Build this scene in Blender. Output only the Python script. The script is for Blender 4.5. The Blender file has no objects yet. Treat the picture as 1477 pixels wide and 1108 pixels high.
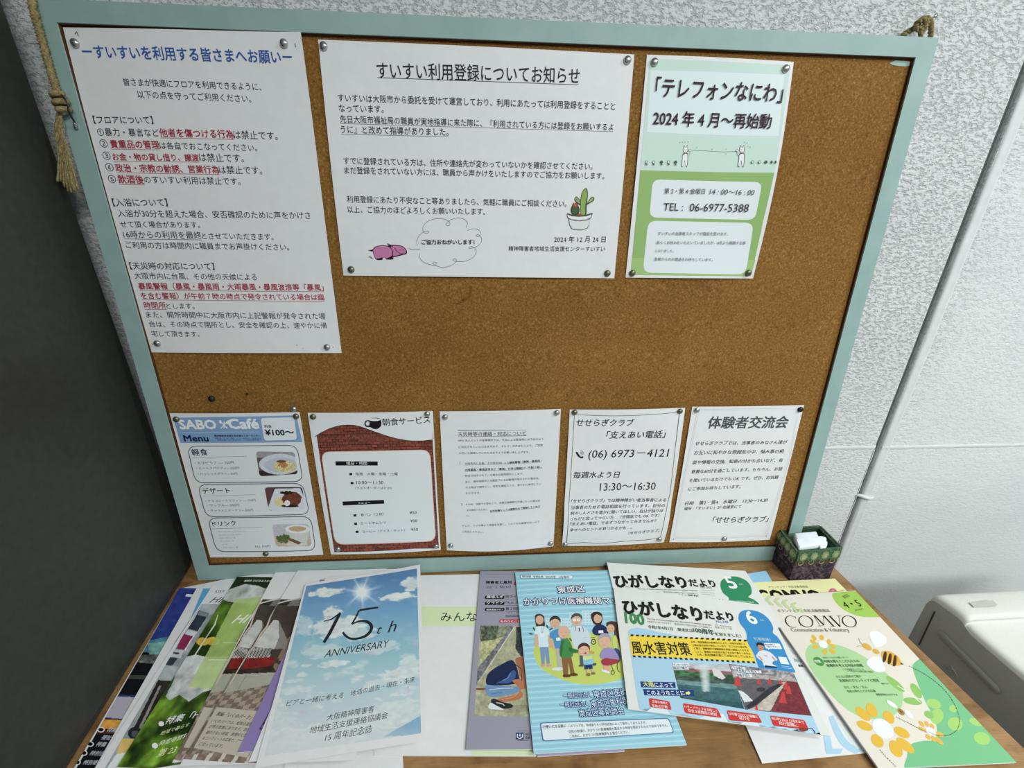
import bpy, bmesh, math, random
import numpy as np
from mathutils import Vector, Matrix
from mathutils.geometry import tessellate_polygon

S = bpy.context.scene
COL = S.collection
RNG = random.Random(7)

# ------------------------------------------------------------------ camera, world, lights, exposure
FPX = 559.912
MW = np.array([[0.99840, 0.00877, -0.05586], [-0.05540, 0.35075, -0.93483], [0.01140, 0.93643, 0.35067]])
CW = np.array([0.0, -0.6035, 0.6244])
TH = math.radians(3.0)
cam_d = bpy.data.cameras.new('camera'); cam = bpy.data.objects.new('camera', cam_d); COL.objects.link(cam)
cam_d.sensor_width = 36.0; cam_d.lens = FPX / 1477.0 * 36.0; cam_d.clip_start = 0.02
m4 = Matrix([list(MW[i]) + [CW[i]] for i in range(3)] + [[0, 0, 0, 1]])
loc, rot, _ = m4.decompose(); cam.location = loc; cam.rotation_mode = 'QUATERNION'; cam.rotation_quaternion = rot
S.camera = cam
S.view_settings.view_transform = 'Standard'; S.view_settings.look = 'None'; S.view_settings.gamma = 1.0
S.view_settings.use_curve_mapping = False; S.view_settings.exposure = 0.0

world = bpy.data.worlds.new('world'); S.world = world; world.use_nodes = True
world.node_tree.nodes['Background'].inputs[0].default_value = (0.87, 0.96, 1.0, 1)
world.node_tree.nodes['Background'].inputs[1].default_value = 0.37

def area(name, loc, target, sx, sy, power, colr):
    l = bpy.data.lights.new(name, 'AREA'); l.shape = 'RECTANGLE'; l.size = sx; l.size_y = sy; l.energy = power; l.color = colr
    o = bpy.data.objects.new(name, l); COL.objects.link(o); o.location = loc
    o.rotation_euler = (Vector(target) - Vector(loc)).to_track_quat('-Z', 'Y').to_euler()
    return o
# two fluorescent fittings on the ceiling, 1.85 m above the table top
area('ceiling_tube_light', (1.9, -0.95, 1.80), (1.7, -0.9, 0), 0.3, 1.25, 31, (0.955, 1.0, 0.985))
area('ceiling_tube_light', (0.95, -1.9, 1.80), (0.9, -1.7, 0), 1.25, 0.3, 53, (0.955, 1.0, 0.985))

# ------------------------------------------------------------------ helpers
def lin(c):
    if isinstance(c, str):
        c = c.lstrip('#'); 
        if len(c) == 3: c = ''.join(a * 2 for a in c)
        c = [int(c[i:i + 2], 16) / 255 for i in (0, 2, 4)]
    return np.array([(x / 12.92 if x <= 0.04045 else ((x + 0.055) / 1.055) ** 2.4) for x in c])
def vlin(a):
    a = np.clip(a, 0, 1); return np.where(a <= 0.04045, a / 12.92, ((a + 0.055) / 1.055) ** 2.4)

def tag(o, label=None, cat=None, group=None, kind=None):
    if label: o['label'] = label
    if cat: o['category'] = cat
    if group: o['group'] = group
    if kind: o['kind'] = kind
    return o
def empty(name, loc, label=None, cat=None, group=None):
    o = bpy.data.objects.new(name, None); COL.objects.link(o); o.location = loc; o.empty_display_size = 0.02
    return tag(o, label, cat, group)
def link(name, me, mat=None, parent=None, label=None):
    o = bpy.data.objects.new(name, me); COL.objects.link(o)
    if mat is not None:
        for m in (mat if isinstance(mat, (list, tuple)) else [mat]): me.materials.append(m)
    if parent is not None:
        o.parent = parent; o.matrix_parent_inverse = Matrix.Translation(parent.location).inverted() if parent.rotation_euler[:] == (0, 0, 0) else parent.matrix_basis.inverted()
    if label: o['label'] = label
    return o
def mesh(name, v, f, smooth=False):
    me = bpy.data.meshes.new(name); me.from_pydata([tuple(map(float, p)) for p in v], [], [tuple(q) for q in f]); me.update()
    if smooth: me.shade_smooth()
    return me
def bmobj(name, bm, mat, parent=None, label=None, smooth=False, bevel=0, seg=2):
    if bevel:
        bmesh.ops.bevel(bm, geom=[e for e in bm.edges if e.calc_face_angle(0) > 0.6], offset=bevel, segments=seg, affect='EDGES', profile=0.5)
    bmesh.ops.recalc_face_normals(bm, faces=bm.faces)
    me = bpy.data.meshes.new(name); bm.to_mesh(me); bm.free()
    if smooth: me.shade_smooth()
    return link(name, me, mat, parent, label)
def box(bm, x0, x1, y0, y1, z0, z1):
    r = bmesh.ops.create_cube(bm, size=1.0)
    for v in r['verts']:
        v.co = Vector(((x0 + x1) / 2 + v.co.x * (x1 - x0), (y0 + y1) / 2 + v.co.y * (y1 - y0), (z0 + z1) / 2 + v.co.z * (z1 - z0)))
def tube(pts, r, seg=8, rs=None, closed=False):
    P = [np.array(p, float) for p in pts]; n = len(P); V = []; F = []
    prev = None
    for i in range(n):
        a = P[max(i - 1, 0)]; b = P[min(i + 1, n - 1)]; t = b - a; t /= (np.linalg.norm(t) + 1e-12)
        if prev is None:
            u = np.cross(t, [0, 0, 1.0]);
            if np.linalg.norm(u) < 0.1: u = np.cross(t, [1.0, 0, 0])
        else: u = prev - t * (prev @ t)
        u /= np.linalg.norm(u) + 1e-12; prev = u; w = np.cross(t, u)
        rr = r if rs is None else rs[i]
        for k in range(seg):
            a_ = 2 * math.pi * k / seg; V.append(P[i] + rr * (math.cos(a_) * u + math.sin(a_) * w))
    for i in range(n - 1):
        for k in range(seg):
            k2 = (k + 1) % seg; F.append((i * seg + k, i * seg + k2, (i + 1) * seg + k2, (i + 1) * seg + k))
    F.append(tuple(range(seg - 1, -1, -1))); F.append(tuple(range((n - 1) * seg, n * seg)))
    return V, F
def spline(pts, n=8):
    P = [np.array(p, float) for p in pts]; P = [2 * P[0] - P[1]] + P + [2 * P[-1] - P[-2]]; out = []
    for i in range(1, len(P) - 2):
        for k in range(n):
            t = k / n; a, b, c, d = P[i - 1], P[i], P[i + 1], P[i + 2]
            out.append(0.5 * ((2 * b) + (-a + c) * t + (2 * a - 5 * b + 4 * c - d) * t * t + (-a + 3 * b - 3 * c + d) * t ** 3))
    out.append(P[-2]); return out

# ------------------------------------------------------------------ materials
def new_mat(name, base=(0.8, 0.8, 0.8), rough=0.6, spec=0.4, metal=0.0):
    m = bpy.data.materials.new(name); m.use_nodes = True
    b = m.node_tree.nodes['Principled BSDF']
    b.inputs['Base Color'].default_value = (*[float(x) for x in base], 1); b.inputs['Roughness'].default_value = rough
    b.inputs['Specular IOR Level'].default_value = spec; b.inputs['Metallic'].default_value = metal
    return m
def nd(m, typ, **kw):
    n = m.node_tree.nodes.new(typ)
    for k, v in kw.items():
        if k in n.inputs: n.inputs[k].default_value = v
        else: setattr(n, k, v)
    return n
def wire(m, a, ao, b, bi): m.node_tree.links.new(a.outputs[ao], b.inputs[bi])
def bsdf(m): return m.node_tree.nodes['Principled BSDF']
def coords(m, scale=(1, 1, 1)):
    t = nd(m, 'ShaderNodeTexCoord'); mp = nd(m, 'ShaderNodeMapping'); mp.inputs['Scale'].default_value = scale
    wire(m, t, 'Object', mp, 'Vector'); return mp
def noise(m, co, scale, detail=4, rough=0.6, dist=0):
    n = nd(m, 'ShaderNodeTexNoise'); n.inputs['Scale'].default_value = scale; n.inputs['Detail'].default_value = detail
    n.inputs['Roughness'].default_value = rough; n.inputs['Distortion'].default_value = dist
    wire(m, co, 'Vector', n, 'Vector'); return n
def ramp(m, src, stops, out='Fac'):
    r = nd(m, 'ShaderNodeValToRGB'); e = r.color_ramp.elements
    while len(e) < len(stops): e.new(0.5)
    for i, (p, c) in enumerate(stops):
        e[i].position = p; e[i].color = (*[float(x) for x in c], 1)
    wire(m, src, out, r, 'Fac'); return r
def bump(m, src, out, strength, dist, prev=None):
    b = nd(m, 'ShaderNodeBump'); b.inputs['Strength'].default_value = strength; b.inputs['Distance'].default_value = dist
    wire(m, src, out, b, 'Height')
    if prev is not None: wire(m, prev, 'Normal', b, 'Normal')
    wire(m, b, 'Normal', bsdf(m), 'Normal'); return b

def mix(m, a, b, fac_node=None, fac_out='Fac', typ='MULTIPLY', fac=1.0):
    x = nd(m, 'ShaderNodeMix', data_type='RGBA', blend_type=typ); x.inputs[0].default_value = fac
    if fac_node is not None: wire(m, fac_node, fac_out, x, 0)
    for s, i in ((a, 6), (b, 7)):
        if isinstance(s, tuple): m.node_tree.links.new(s[0].outputs[s[1]], x.inputs[i])
        else: x.inputs[i].default_value = (*[float(q) for q in s], 1)
    return x

def mat_paper(name, c, rough=0.55, spec=0.3):
    m = new_mat(name, c, rough, spec); co = coords(m); n = noise(m, co, 60, 2)
    r = ramp(m, n, [(0.3, np.array(c) * 0.96), (0.7, np.array(c) * 1.0)]); wire(m, r, 'Color', bsdf(m), 'Base Color'); return m
def mat_wall():
    m = new_mat('painted_stucco', (0.74, 0.78, 0.79), 0.55, 0.3); co = coords(m, (1, 1, 1.75))
    n1 = noise(m, co, 118, 5, 0.62, 0.2); n2 = noise(m, co, 420, 3, 0.6); n3 = noise(m, co, 4, 3)
    rr = ramp(m, n1, [(0.36, (0, 0, 0)), (0.50, (.8, .8, .8)), (0.7, (1, 1, 1))])
    b1 = bump(m, rr, 'Color', 0.6, 0.0052); b2 = bump(m, n2, 'Fac', 0.4, 0.0014, b1)
    # the trowelled texture flattens out low on the wall and right of the conduit
    tc = nd(m, 'ShaderNodeTexCoord'); sp = nd(m, 'ShaderNodeSeparateXYZ'); wire(m, tc, 'Object', sp, 'Vector')
    mz = nd(m, 'ShaderNodeMapRange'); mz.inputs[1].default_value = -0.15; mz.inputs[2].default_value = 0.45; mz.inputs[3].default_value = 0.22; mz.inputs[4].default_value = 0.70; wire(m, sp, 'Z', mz, 0)
    mx = nd(m, 'ShaderNodeMapRange'); mx.inputs[1].default_value = 0.80; mx.inputs[2].default_value = 0.90; mx.inputs[3].default_value = 1.0; mx.inputs[4].default_value = 0.6; wire(m, sp, 'X', mx, 0)
    mu = nd(m, 'ShaderNodeMath', operation='MULTIPLY'); wire(m, mz, 0, mu, 0); wire(m, mx, 0, mu, 1); wire(m, mu, 0, b1, 'Strength')
    c = ramp(m, n3, [(0.3, lin('#d6d9d9')), (0.7, lin('#dfe1e1'))]); wire(m, c, 'Color', bsdf(m), 'Base Color'); return m
def mat_cork():
    m = new_mat('cork', (0.3, 0.15, 0.03), 0.85, 0.12); co = coords(m)
    n1 = noise(m, co, 330, 4, 0.75); n2 = noise(m, co, 6, 4, 0.6); n3 = noise(m, coords(m, (1, 1, 1.8)), 700, 2, 0.7)
    a = ramp(m, n1, [(0.28, lin('#573b18')), (0.44, lin('#855e2d')), (0.56, lin('#956b36')), (0.72, lin('#c09862'))])
    b = ramp(m, n2, [(0.3, (0.78, 0.76, 0.72)), (0.7, (1, 1, 1))])
    x = mix(m, (a, 'Color'), (b, 'Color'))
    d = ramp(m, n3, [(0.26, (0.35, 0.3, 0.25)), (0.36, (1, 1, 1))]); y = mix(m, (x, 2), (d, 'Color'))
    m.node_tree.links.new(y.outputs[2], bsdf(m).inputs['Base Color']); bump(m, n1, 'Fac', 0.5, 0.0008); return m
def mat_wood():
    m = new_mat('table_wood', (0.3, 0.18, 0.08), 0.42, 0.35); co = coords(m, (1.0, 4.0, 4.0))
    n0 = noise(m, co, 5, 5, 0.6, 1.2); n1 = noise(m, coords(m, (3, 60, 60)), 10, 4, 0.65); n2 = noise(m, coords(m, (1, 1.6, 1)), 13, 3, 0.6, 1.0)
    a = ramp(m, n0, [(0.3, lin('#80603a')), (0.5, lin('#9a774c')), (0.7, lin('#ad895e'))])
    b = ramp(m, n1, [(0.3, (0.80, 0.76, 0.72)), (0.65, (1, 1, 1))]); x = mix(m, (a, 'Color'), (b, 'Color'))
    k = ramp(m, n2, [(0.32, (0.66, 0.58, 0.5)), (0.48, (1, 1, 1))]); y = mix(m, (x, 2), (k, 'Color'))
    m.node_tree.links.new(y.outputs[2], bsdf(m).inputs['Base Color']); bump(m, n1, 'Fac', 0.1, 0.0004); return m
def mat_print():
    m = new_mat('printed_ink', (0.1, 0.1, 0.1), 0.6, 0.18)
    a = nd(m, 'ShaderNodeAttribute', attribute_name='ink'); wire(m, a, 'Color', bsdf(m), 'Base Color'); return m
def mat_speckle(name, c1, c2, scale, rough=0.6, spec=0.3, bmp=0.0, stretch=(1, 1, 1)):
    m = new_mat(name, c1, rough, spec); co = coords(m, stretch); n = noise(m, co, scale, 4, 0.65)
    r = ramp(m, n, [(0.35, c1), (0.65, c2)]); wire(m, r, 'Color', bsdf(m), 'Base Color')
    if bmp: bump(m, n, 'Fac', 0.5, bmp)
    return m
M = {}
M['wall'] = mat_wall(); M['cork'] = mat_cork(); M['wood'] = mat_wood(); M['ink'] = mat_print()
M['paper'] = mat_paper('white_paper', (0.80, 0.80, 0.81)); M['page'] = mat_paper('page_edges', (0.66, 0.66, 0.64), 0.8, 0.1)
M['news'] = mat_paper('newsprint', (0.76, 0.77, 0.74), 0.7, 0.15)
M['frame'] = mat_speckle('sage_green_paint', lin('#8eaaa6'), lin('#97b1ad'), 22, 0.5, 0.35, 0.0003, (1, 1, 1))
M['locker'] = mat_speckle('dark_grey_enamel', lin('#33342f'), lin('#3a3b36'), 90, 0.45, 0.3, 0.0002)
M['dark'] = mat_speckle('dark_brown_edge', lin('#3a2413'), lin('#4a3020'), 60, 0.7)
M['steel'] = mat_speckle('nickel_steel', lin('#a9aca9'), lin('#c2c4c2'), 300, 0.28, 0.5); bsdf(M['steel']).inputs['Metallic'].default_value = 0.9
M['brass'] = mat_speckle('tarnished_nickel', lin('#6a6b5e'), lin('#84856f'), 300, 0.35, 0.5); bsdf(M['brass']).inputs['Metallic'].default_value = 0.85
M['blackpin'] = mat_speckle('dark_tack', lin('#1d1614'), lin('#2b2220'), 300, 0.4)
M['twine'] = mat_speckle('jute', lin('#6f6242'), lin('#a39468'), 420, 0.9, 0.1, 0.0005)
M['floor'] = mat_speckle('grey_vinyl', lin('#6d6f6c'), lin('#7b7d79'), 14, 0.5)
M['ceil'] = mat_speckle('ceiling_board', lin('#dcdedb'), lin('#e6e7e4'), 40, 0.8)
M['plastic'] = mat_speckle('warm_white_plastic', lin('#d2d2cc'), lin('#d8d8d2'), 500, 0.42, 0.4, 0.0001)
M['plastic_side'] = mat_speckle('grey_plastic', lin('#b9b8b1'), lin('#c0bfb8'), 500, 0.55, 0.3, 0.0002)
M['groove'] = mat_speckle('dark_joint', lin('#3b3b38'), lin('#44443f'), 200, 0.7)
M['cloth_green'] = mat_speckle('green_brocade', lin('#2f4a33'), lin('#587557'), 260, 0.7, 0.2, 0.0006)
M['cloth_in'] = mat_speckle('dark_green_lining', lin('#223a29'), lin('#3e5a3f'), 200, 0.8, 0.1, 0.0004)
M['medal'] = mat_speckle('pale_green_thread', lin('#6b8060'), lin('#8a9870'), 500, 0.7)
M['medal2'] = mat_speckle('gold_thread', lin('#94946a'), lin('#aaa87c'), 600, 0.6)
M['cloth_brown'] = mat_speckle('brown_braid', lin('#3a2c26'), lin('#5d4b40'), 330, 0.8, 0.2, 0.0006)
def mat_purple():
    m = new_mat('purple_brocade', (0.1, 0.08, 0.1), 0.6, 0.3); co = coords(m); n = noise(m, co, 75, 4, 0.6, 1.5); n2 = noise(m, co, 500, 2)
    r = ramp(m, n, [(0.36, lin('#2b2026')), (0.47, lin('#40304f')), (0.53, lin('#5d4d52')), (0.62, lin('#76655f'))])
    r.color_ramp.interpolation = 'CONSTANT'
    s = ramp(m, n2, [(0.3, (0.7, 0.7, 0.7)), (0.7, (1, 1, 1))]); x = mix(m, (r, 'Color'), (s, 'Color'))
    m.node_tree.links.new(x.outputs[2], bsdf(m).inputs['Base Color']); bump(m, n2, 'Fac', 0.4, 0.0004); return m
M['purple'] = mat_purple()

# ------------------------------------------------------------------ measuring on the two planes of the place
BN = np.array([0, -math.cos(TH), math.sin(TH)]); BU = np.array([0, math.sin(TH), math.cos(TH)])
def B(x, v, n=0.0): return np.array([x, 0, 0.0]) + v * BU + n * BN
def rays(px):
    px = np.atleast_2d(np.asarray(px, float)); d = np.stack([(px[:, 0] - 738.5) / FPX, -(px[:, 1] - 554) / FPX, -np.ones(len(px))], 1)
    return d @ MW.T
def hit(px, p0, n):
    d = rays(px); t = ((p0 - CW) @ n) / (d @ n); return CW + t[:, None] * d
def on_board(px, n=0.0): return hit(px, B(0, 0, n), BN)
def on_table(px, z=0.0): return hit(px, np.array([0, 0, z]), np.array([0, 0, 1.0]))
def on_y(px, y): return hit(px, np.array([0, y, 0]), np.array([0, 1.0, 0]))
def on_x(px, x): return hit(px, np.array([x, 0, 0.0]), np.array([1.0, 0, 0]))

# smooth value noise for printed pictures
_R = np.random.RandomState(5).rand(256, 256)
def vn(x, y, s=0):
    x = np.asarray(x, float) + s * 17.3; y = np.asarray(y, float) + s * 9.7
    xi = np.floor(x).astype(int); yi = np.floor(y).astype(int); fx = x - xi; fy = y - yi
    fx = fx * fx * (3 - 2 * fx); fy = fy * fy * (3 - 2 * fy); g = lambda a, b: _R[a & 255, b & 255]
    return (g(xi, yi) * (1 - fx) + g(xi + 1, yi) * fx) * (1 - fy) + (g(xi, yi + 1) * (1 - fx) + g(xi + 1, yi + 1) * fx) * fy
def fbm(x, y, o=4, s=0):
    r = 0; a = 0.5
    for i in range(o): r = r + a * vn(x * 2 ** i, y * 2 ** i, s + i); a *= 0.5
    return r / (1 - 0.5 ** o)
def inpoly(X, Y, poly):
    r = np.zeros(X.shape, bool); n = len(poly)
    for i in range(n):
        x0, y0 = poly[i]; x1, y1 = poly[(i + 1) % n]
        if y0 == y1: continue
        c = ((Y < y0) != (Y < y1)) & (X < (x1 - x0) * (Y - y0) / (y1 - y0) + x0); r ^= c
    return r

# ------------------------------------------------------------------ sheets that carry flat print
def tone(a, g):      # ink on paper is a little duller than the pure colour
    y = (a @ np.array([.21, .72, .07]))[..., None]; return np.clip((a * .9 + y * .1) * 1.04 * g, 0.006, 0.86)
TEXTS = []
SHEETS = []
STEP = 7e-6
class Sheet:
    """A sheet (or booklet) standing on a plane: a bent quad with thickness, plus its print as real flat geometry."""
    step = 7e-6
    def __init__(s, name, label, cat, quad, normal, thick, mat, parts=('sheet',), group=None, bend=(0, 0, 0, 0), corner=(0, 0, 0, 0), extra=None, gain=1.0, edge=None):
        s.Q = np.array(quad, float); s.n = np.array(normal, float); s.bend = bend; s.corner = corner; s.extra = extra
        a, b, c, d = s.Q; s.W = (np.linalg.norm(b - a) + np.linalg.norm(c - d)) / 2; s.H = (np.linalg.norm(d - a) + np.linalg.norm(c - b)) / 2
        s.z = (0, 0, 1.0); s.layer = 0; s.V = []; s.F = []; s.C = []; s.nv = 0; s.tV = []; s.tF = []; s.tC = []; s.tn = 0; s.gain = gain
        base = (d + c) / 2 - s.n * thick
        s.root = empty(name, tuple(base), label, cat, group); s.sub = 0.010 if (any(bend) or any(corner) or extra) else 9
        gs = 0.005 if max(bend) > .004 else 0.008; nu = max(2, int(s.W / gs)); nv = max(2, int(s.H / gs)); u = np.linspace(0, 1, nu + 1); v = np.linspace(0, 1, nv + 1)
        U, V_ = np.meshgrid(u, v); top = s.P(U.ravel(), V_.ravel()); bot = top - s.n * thick; idx = np.arange((nu + 1) * (nv + 1)).reshape(nv + 1, nu + 1)
        F = []
        for j in range(nv):
            for i in range(nu): F.append((idx[j, i], idx[j + 1, i], idx[j + 1, i + 1], idx[j, i + 1]))
        if len(parts) == 1:
            N = len(top); F2 = [tuple(q + N for q in reversed(f)) for f in F]; ring = list(idx[0, :]) + list(idx[1:, -1]) + list(idx[-1, ::-1][1:]) + list(idx[::-1, 0][1:-1])
            Fs = [(ring[i], ring[(i + 1) % len(ring)], ring[(i + 1) % len(ring)] + N, ring[i] + N) for i in range(len(ring))]
            R_ = len(ring); Fs = [(2 * N + i, 2 * N + (i + 1) % R_, 2 * N + R_ + (i + 1) % R_, 2 * N + R_ + i) for i in range(R_)]
            me = mesh(parts[0], np.vstack([top, bot, top[ring], bot[ring]]), F + F2 + Fs, False)
            for p in me.polygons: p.use_smooth = p.index < len(F) * 2
            link(parts[0], me, mat, s.root)
        else:
            t2 = top - s.n * 0.0003; N = len(top)
            ring = list(idx[0, :]) + list(idx[1:, -1]) + list(idx[-1, ::-1][1:]) + list(idx[::-1, 0][1:-1])
            def slab(a_, b_):
                F2 = [tuple(q + N for q in reversed(f)) for f in F]
                R_ = len(ring); Fs = [(2 * N + i, 2 * N + (i + 1) % R_, 2 * N + R_ + (i + 1) % R_, 2 * N + R_ + i) for i in range(R_)]
                me = mesh('slab', np.vstack([a_, b_, a_[ring], b_[ring]]), F + F2 + Fs)
                for p in me.polygons: p.use_smooth = p.index < len(F) * 2
                return me
            me = slab(top, t2); me.name = parts[0]; link(parts[0], me, mat, s.root)
            cen = top.mean(0); t3 = cen + (t2 - cen) * 0.994; b3 = cen + (bot - cen) * 0.994
            me = slab(t3 - s.n * 0.00002, b3); me.name = parts[1]; link(parts[1], me, edge or M['page'], s.root)
        SHEETS.append(s)
    def off(s, u, v):
        t, r, b, l = s.bend; c0, c1, c2, c3 = s.corner; pi = math.pi; su = np.sin(pi * np.clip(u, 0, 1)); sv = np.sin(pi * np.clip(v, 0, 1))
        h = t * su * (1 - v) ** 3 + r * sv * u ** 3 + b * su * v ** 3 + l * sv * (1 - u) ** 3
        h = h + c0 * (1 - u) ** 5 * (1 - v) ** 5 + c1 * u ** 5 * (1 - v) ** 5 + c2 * u ** 5 * v ** 5 + c3 * (1 - u) ** 5 * v ** 5
        if s.extra: h = h + s.extra(u, v)
        return h
    def P(s, u, v, o=0.0):
        a, b, c, d = s.Q; u_ = u[:, None]; v_ = v[:, None]
        return a * (1 - u_) * (1 - v_) + b * u_ * (1 - v_) + c * u_ * v_ + d * (1 - u_) * v_ + (s.off(u, v) + o)[:, None] * s.n
    def uv(s, zp):
        zp = np.atleast_2d(np.asarray(zp, float)); px = np.stack([s.z[0] + zp[:, 0] / s.z[2], s.z[1] + zp[:, 1] / s.z[2]], 1)
        d = rays(px); a, b, c, dd = s.Q; u = np.full(len(px), .5); v = np.full(len(px), .5)
        ex = b - a; ex = ex / np.linalg.norm(ex); ey = np.cross(s.n, ex)
        for it in range(7):
            h = s.off(np.clip(u, 0, 1), np.clip(v, 0, 1)); t = (((a - CW) @ s.n) + h) / (d @ s.n)
            Pt = CW + t[:, None] * d - h[:, None] * s.n
            u_ = u[:, None]; v_ = v[:, None]
            R = a * (1 - u_) * (1 - v_) + b * u_ * (1 - v_) + c * u_ * v_ + dd * (1 - u_) * v_ - Pt
            du = (b - a) * (1 - v_) + (c - dd) * v_; dv = (dd - a) * (1 - u_) + (c - b) * u_
            r1 = R @ ex; r2 = R @ ey; a11 = du @ ex; a12 = dv @ ex; a21 = du @ ey; a22 = dv @ ey; det = a11 * a22 - a12 * a21
            u = u - (r1 * a22 - r2 * a12) / det; v = v - (a11 * r2 - a21 * r1) / det
        return np.stack([u, v], 1)
    def c(s, c): return tone(lin(c), s.gain)
    def _add(s, uv, tris, col, mtx=None):
        """uv Nx2, triangles; splits long ones on a bent sheet"""
        uv = np.clip(uv, 0.0008, 0.9992)
        if s.sub < 1:
            sc = np.array([s.W, s.H]); P = [tuple(x) for x in uv]; T = list(tris); out = []; mid = {}
            stack = T[:]
            while stack:
                t = stack.pop(); L = [np.hypot(*((np.array(P[t[i]]) - np.array(P[t[(i + 1) % 3]])) * sc)) for i in range(3)]; k = int(np.argmax(L))
                if L[k] > s.sub:
                    i, j, l = t[k], t[(k + 1) % 3], t[(k + 2) % 3]; key = (min(i, j), max(i, j))
                    if key not in mid: mid[key] = len(P); P.append(tuple((np.array(P[i]) + np.array(P[j])) / 2))
                    m_ = mid[key]; stack += [(i, m_, l), (m_, j, l)]
                else: out.append(t)
            uv = np.array(P); tris = out
        X = s.P(uv[:, 0], uv[:, 1], 0.0002 + s.layer * s.step); s.layer += 1
        s.V.append(X); s.F.append(np.array(tris, int) + s.nv); s.C.append(np.tile(col, (len(tris), 1))); s.nv += len(X)
    def pg(s, pts, c):
        uv = s.uv(pts); tris = tessellate_polygon([[Vector((x, y, 0)) for x, y in uv]])
        T = []
        for t in tris:
            a, b, d = uv[list(t)]; cr = (b[0] - a[0]) * (d[1] - a[1]) - (b[1] - a[1]) * (d[0] - a[0]); T.append(tuple(t) if cr < 0 else (t[0], t[2], t[1]))
        s._add(uv, T, s.c(c)); return s
    def el(s, cx, cy, rx, ry, c, rot=0, n=20):
        a = math.radians(rot); return s.pg([(cx + rx * math.cos(t) * math.cos(a) - ry * math.sin(t) * math.sin(a), cy + rx * math.cos(t) * math.sin(a) + ry * math.sin(t) * math.cos(a)) for t in np.linspace(0, 2 * math.pi, n, endpoint=False)], c)
    def sm(s, pts, c, n=5):   # smooth closed blob
        P = [pts[-1]] + list(pts) + [pts[0], pts[1]]; out = []
        for i in range(1, len(P) - 2):
            a, b, d, e = [np.array(q, float) for q in P[i - 1:i + 3]]
            for k in range(n):
                t = k / n; out.append(tuple(0.5 * ((2 * b) + (-a + d) * t + (2 * a - 5 * b + 4 * d - e) * t * t + (-a + 3 * b - 3 * d + e) * t ** 3)))
        return s.pg(out, c)
    def ln(s, pts, w, c, closed=False, curve=0, ws=None):
        if curve: 
            pts = [tuple(p) for p in (spline(list(pts) + ([pts[0]] if closed else []), curve))]; closed = False
        P = [np.array(p, float) for p in pts]; n = len(P)
        if closed: P.append(P[0]); n += 1
        Lf = []; Rt = []
        for i in range(n):
            a = P[i - 1] if i else (P[-2] if closed else P[0]); b = P[i + 1] if i < n - 1 else (P[1] if closed else P[-1])
            t = b - a; t = t / (np.linalg.norm(t) + 1e-9); nn = np.array([-t[1], t[0]])
            ww = (w if ws is None else np.interp(i / (n - 1), np.linspace(0, 1, len(ws)), ws)) / 2
            if 0 < i < n - 1 or closed:
                t1 = P[i] - a; t1 /= np.linalg.norm(t1) + 1e-9; ww = ww / max(0.5, abs(t1 @ t))
            Lf.append(P[i] + nn * ww); Rt.append(P[i] - nn * ww)
        uv = s.uv(Lf + Rt); T = []
        for i in range(n - 1):
            for t in ((i, i + 1, n + i + 1), (i, n + i + 1, n + i)):
                a, b, d = uv[list(t)]; cr = (b[0] - a[0]) * (d[1] - a[1]) - (b[1] - a[1]) * (d[0] - a[0]); T.append(t if cr < 0 else (t[0], t[2], t[1]))
        s._add(uv, T, s.c(c)); return s
    def rr(s, pts, r, c, w=0):   # rounded quad (4 corners); w>0: outline only
        out = []; P = [np.array(p, float) for p in pts]
        for i in range(4):
            p = P[i]; a = P[i - 1] - p; b = P[(i + 1) % 4] - p; a = a / np.linalg.norm(a) * r; b = b / np.linalg.norm(b) * r
            for t in np.linspace(0, 1, 6): out.append(tuple((p + a) * (1 - t) ** 2 + 2 * p * t * (1 - t) + (p + b) * t * t))
        return s.ln(out, w, c, closed=True) if w else s.pg(out, c)
    def dots(s, x0, y0, x1, y1, n, w, c, duty=0.5, h=None):
        for i in range(n):
            a = i / n; b = (i + duty) / n; s.layer -= 1 if i else 0
            s.ln([(x0 + (x1 - x0) * a, y0 + (y1 - y0) * a), (x0 + (x1 - x0) * b, y0 + (y1 - y0) * b)], w, c)
        return s
    def pic(s, quad, fn, cell=0.0012):
        """printed picture: a fine grid whose face colours come from fn(X, Y) in the frame's own coordinates"""
        quv = s.uv(quad); sc = np.array([s.W, s.H]); nu = max(4, int(np.linalg.norm((quv[1] - quv[0]) * sc) / cell)); nv = max(4, int(np.linalg.norm((quv[3] - quv[0]) * sc) / cell))
        u = np.linspace(0, 1, nu + 1); v = np.linspace(0, 1, nv + 1); U, V_ = np.meshgrid(u, v)
        def bl(U, V_): return sum(q[None] * w.ravel()[:, None] for q, w in zip(quv, ((1 - U) * (1 - V_), U * (1 - V_), U * V_, (1 - U) * V_)))
        G = np.clip(bl(U, V_), 0.0008, 0.9992); X = s.P(G[:, 0], G[:, 1], 0.0002 + s.layer * s.step); s.layer += 1
        Uc, Vc = np.meshgrid((u[1:] + u[:-1]) / 2, (v[1:] + v[:-1]) / 2); Gc = bl(Uc, Vc)
        Xc = s.P(Gc[:, 0], Gc[:, 1]); q = (Xc - CW) @ MW; px = np.stack([738.5 + FPX * q[:, 0] / -q[:, 2], 554 - FPX * q[:, 1] / -q[:, 2]], 1)
        zx = (px[:, 0] - s.z[0]) * s.z[2]; zy = (px[:, 1] - s.z[1]) * s.z[2]
        col = tone(vlin(fn(zx, zy)), s.gain)
        idx = np.arange((nu + 1) * (nv + 1)).reshape(nv + 1, nu + 1)
        a = idx[:-1, :-1].ravel(); b = idx[1:, :-1].ravel(); c_ = idx[1:, 1:].ravel(); d = idx[:-1, 1:].ravel()
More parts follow.
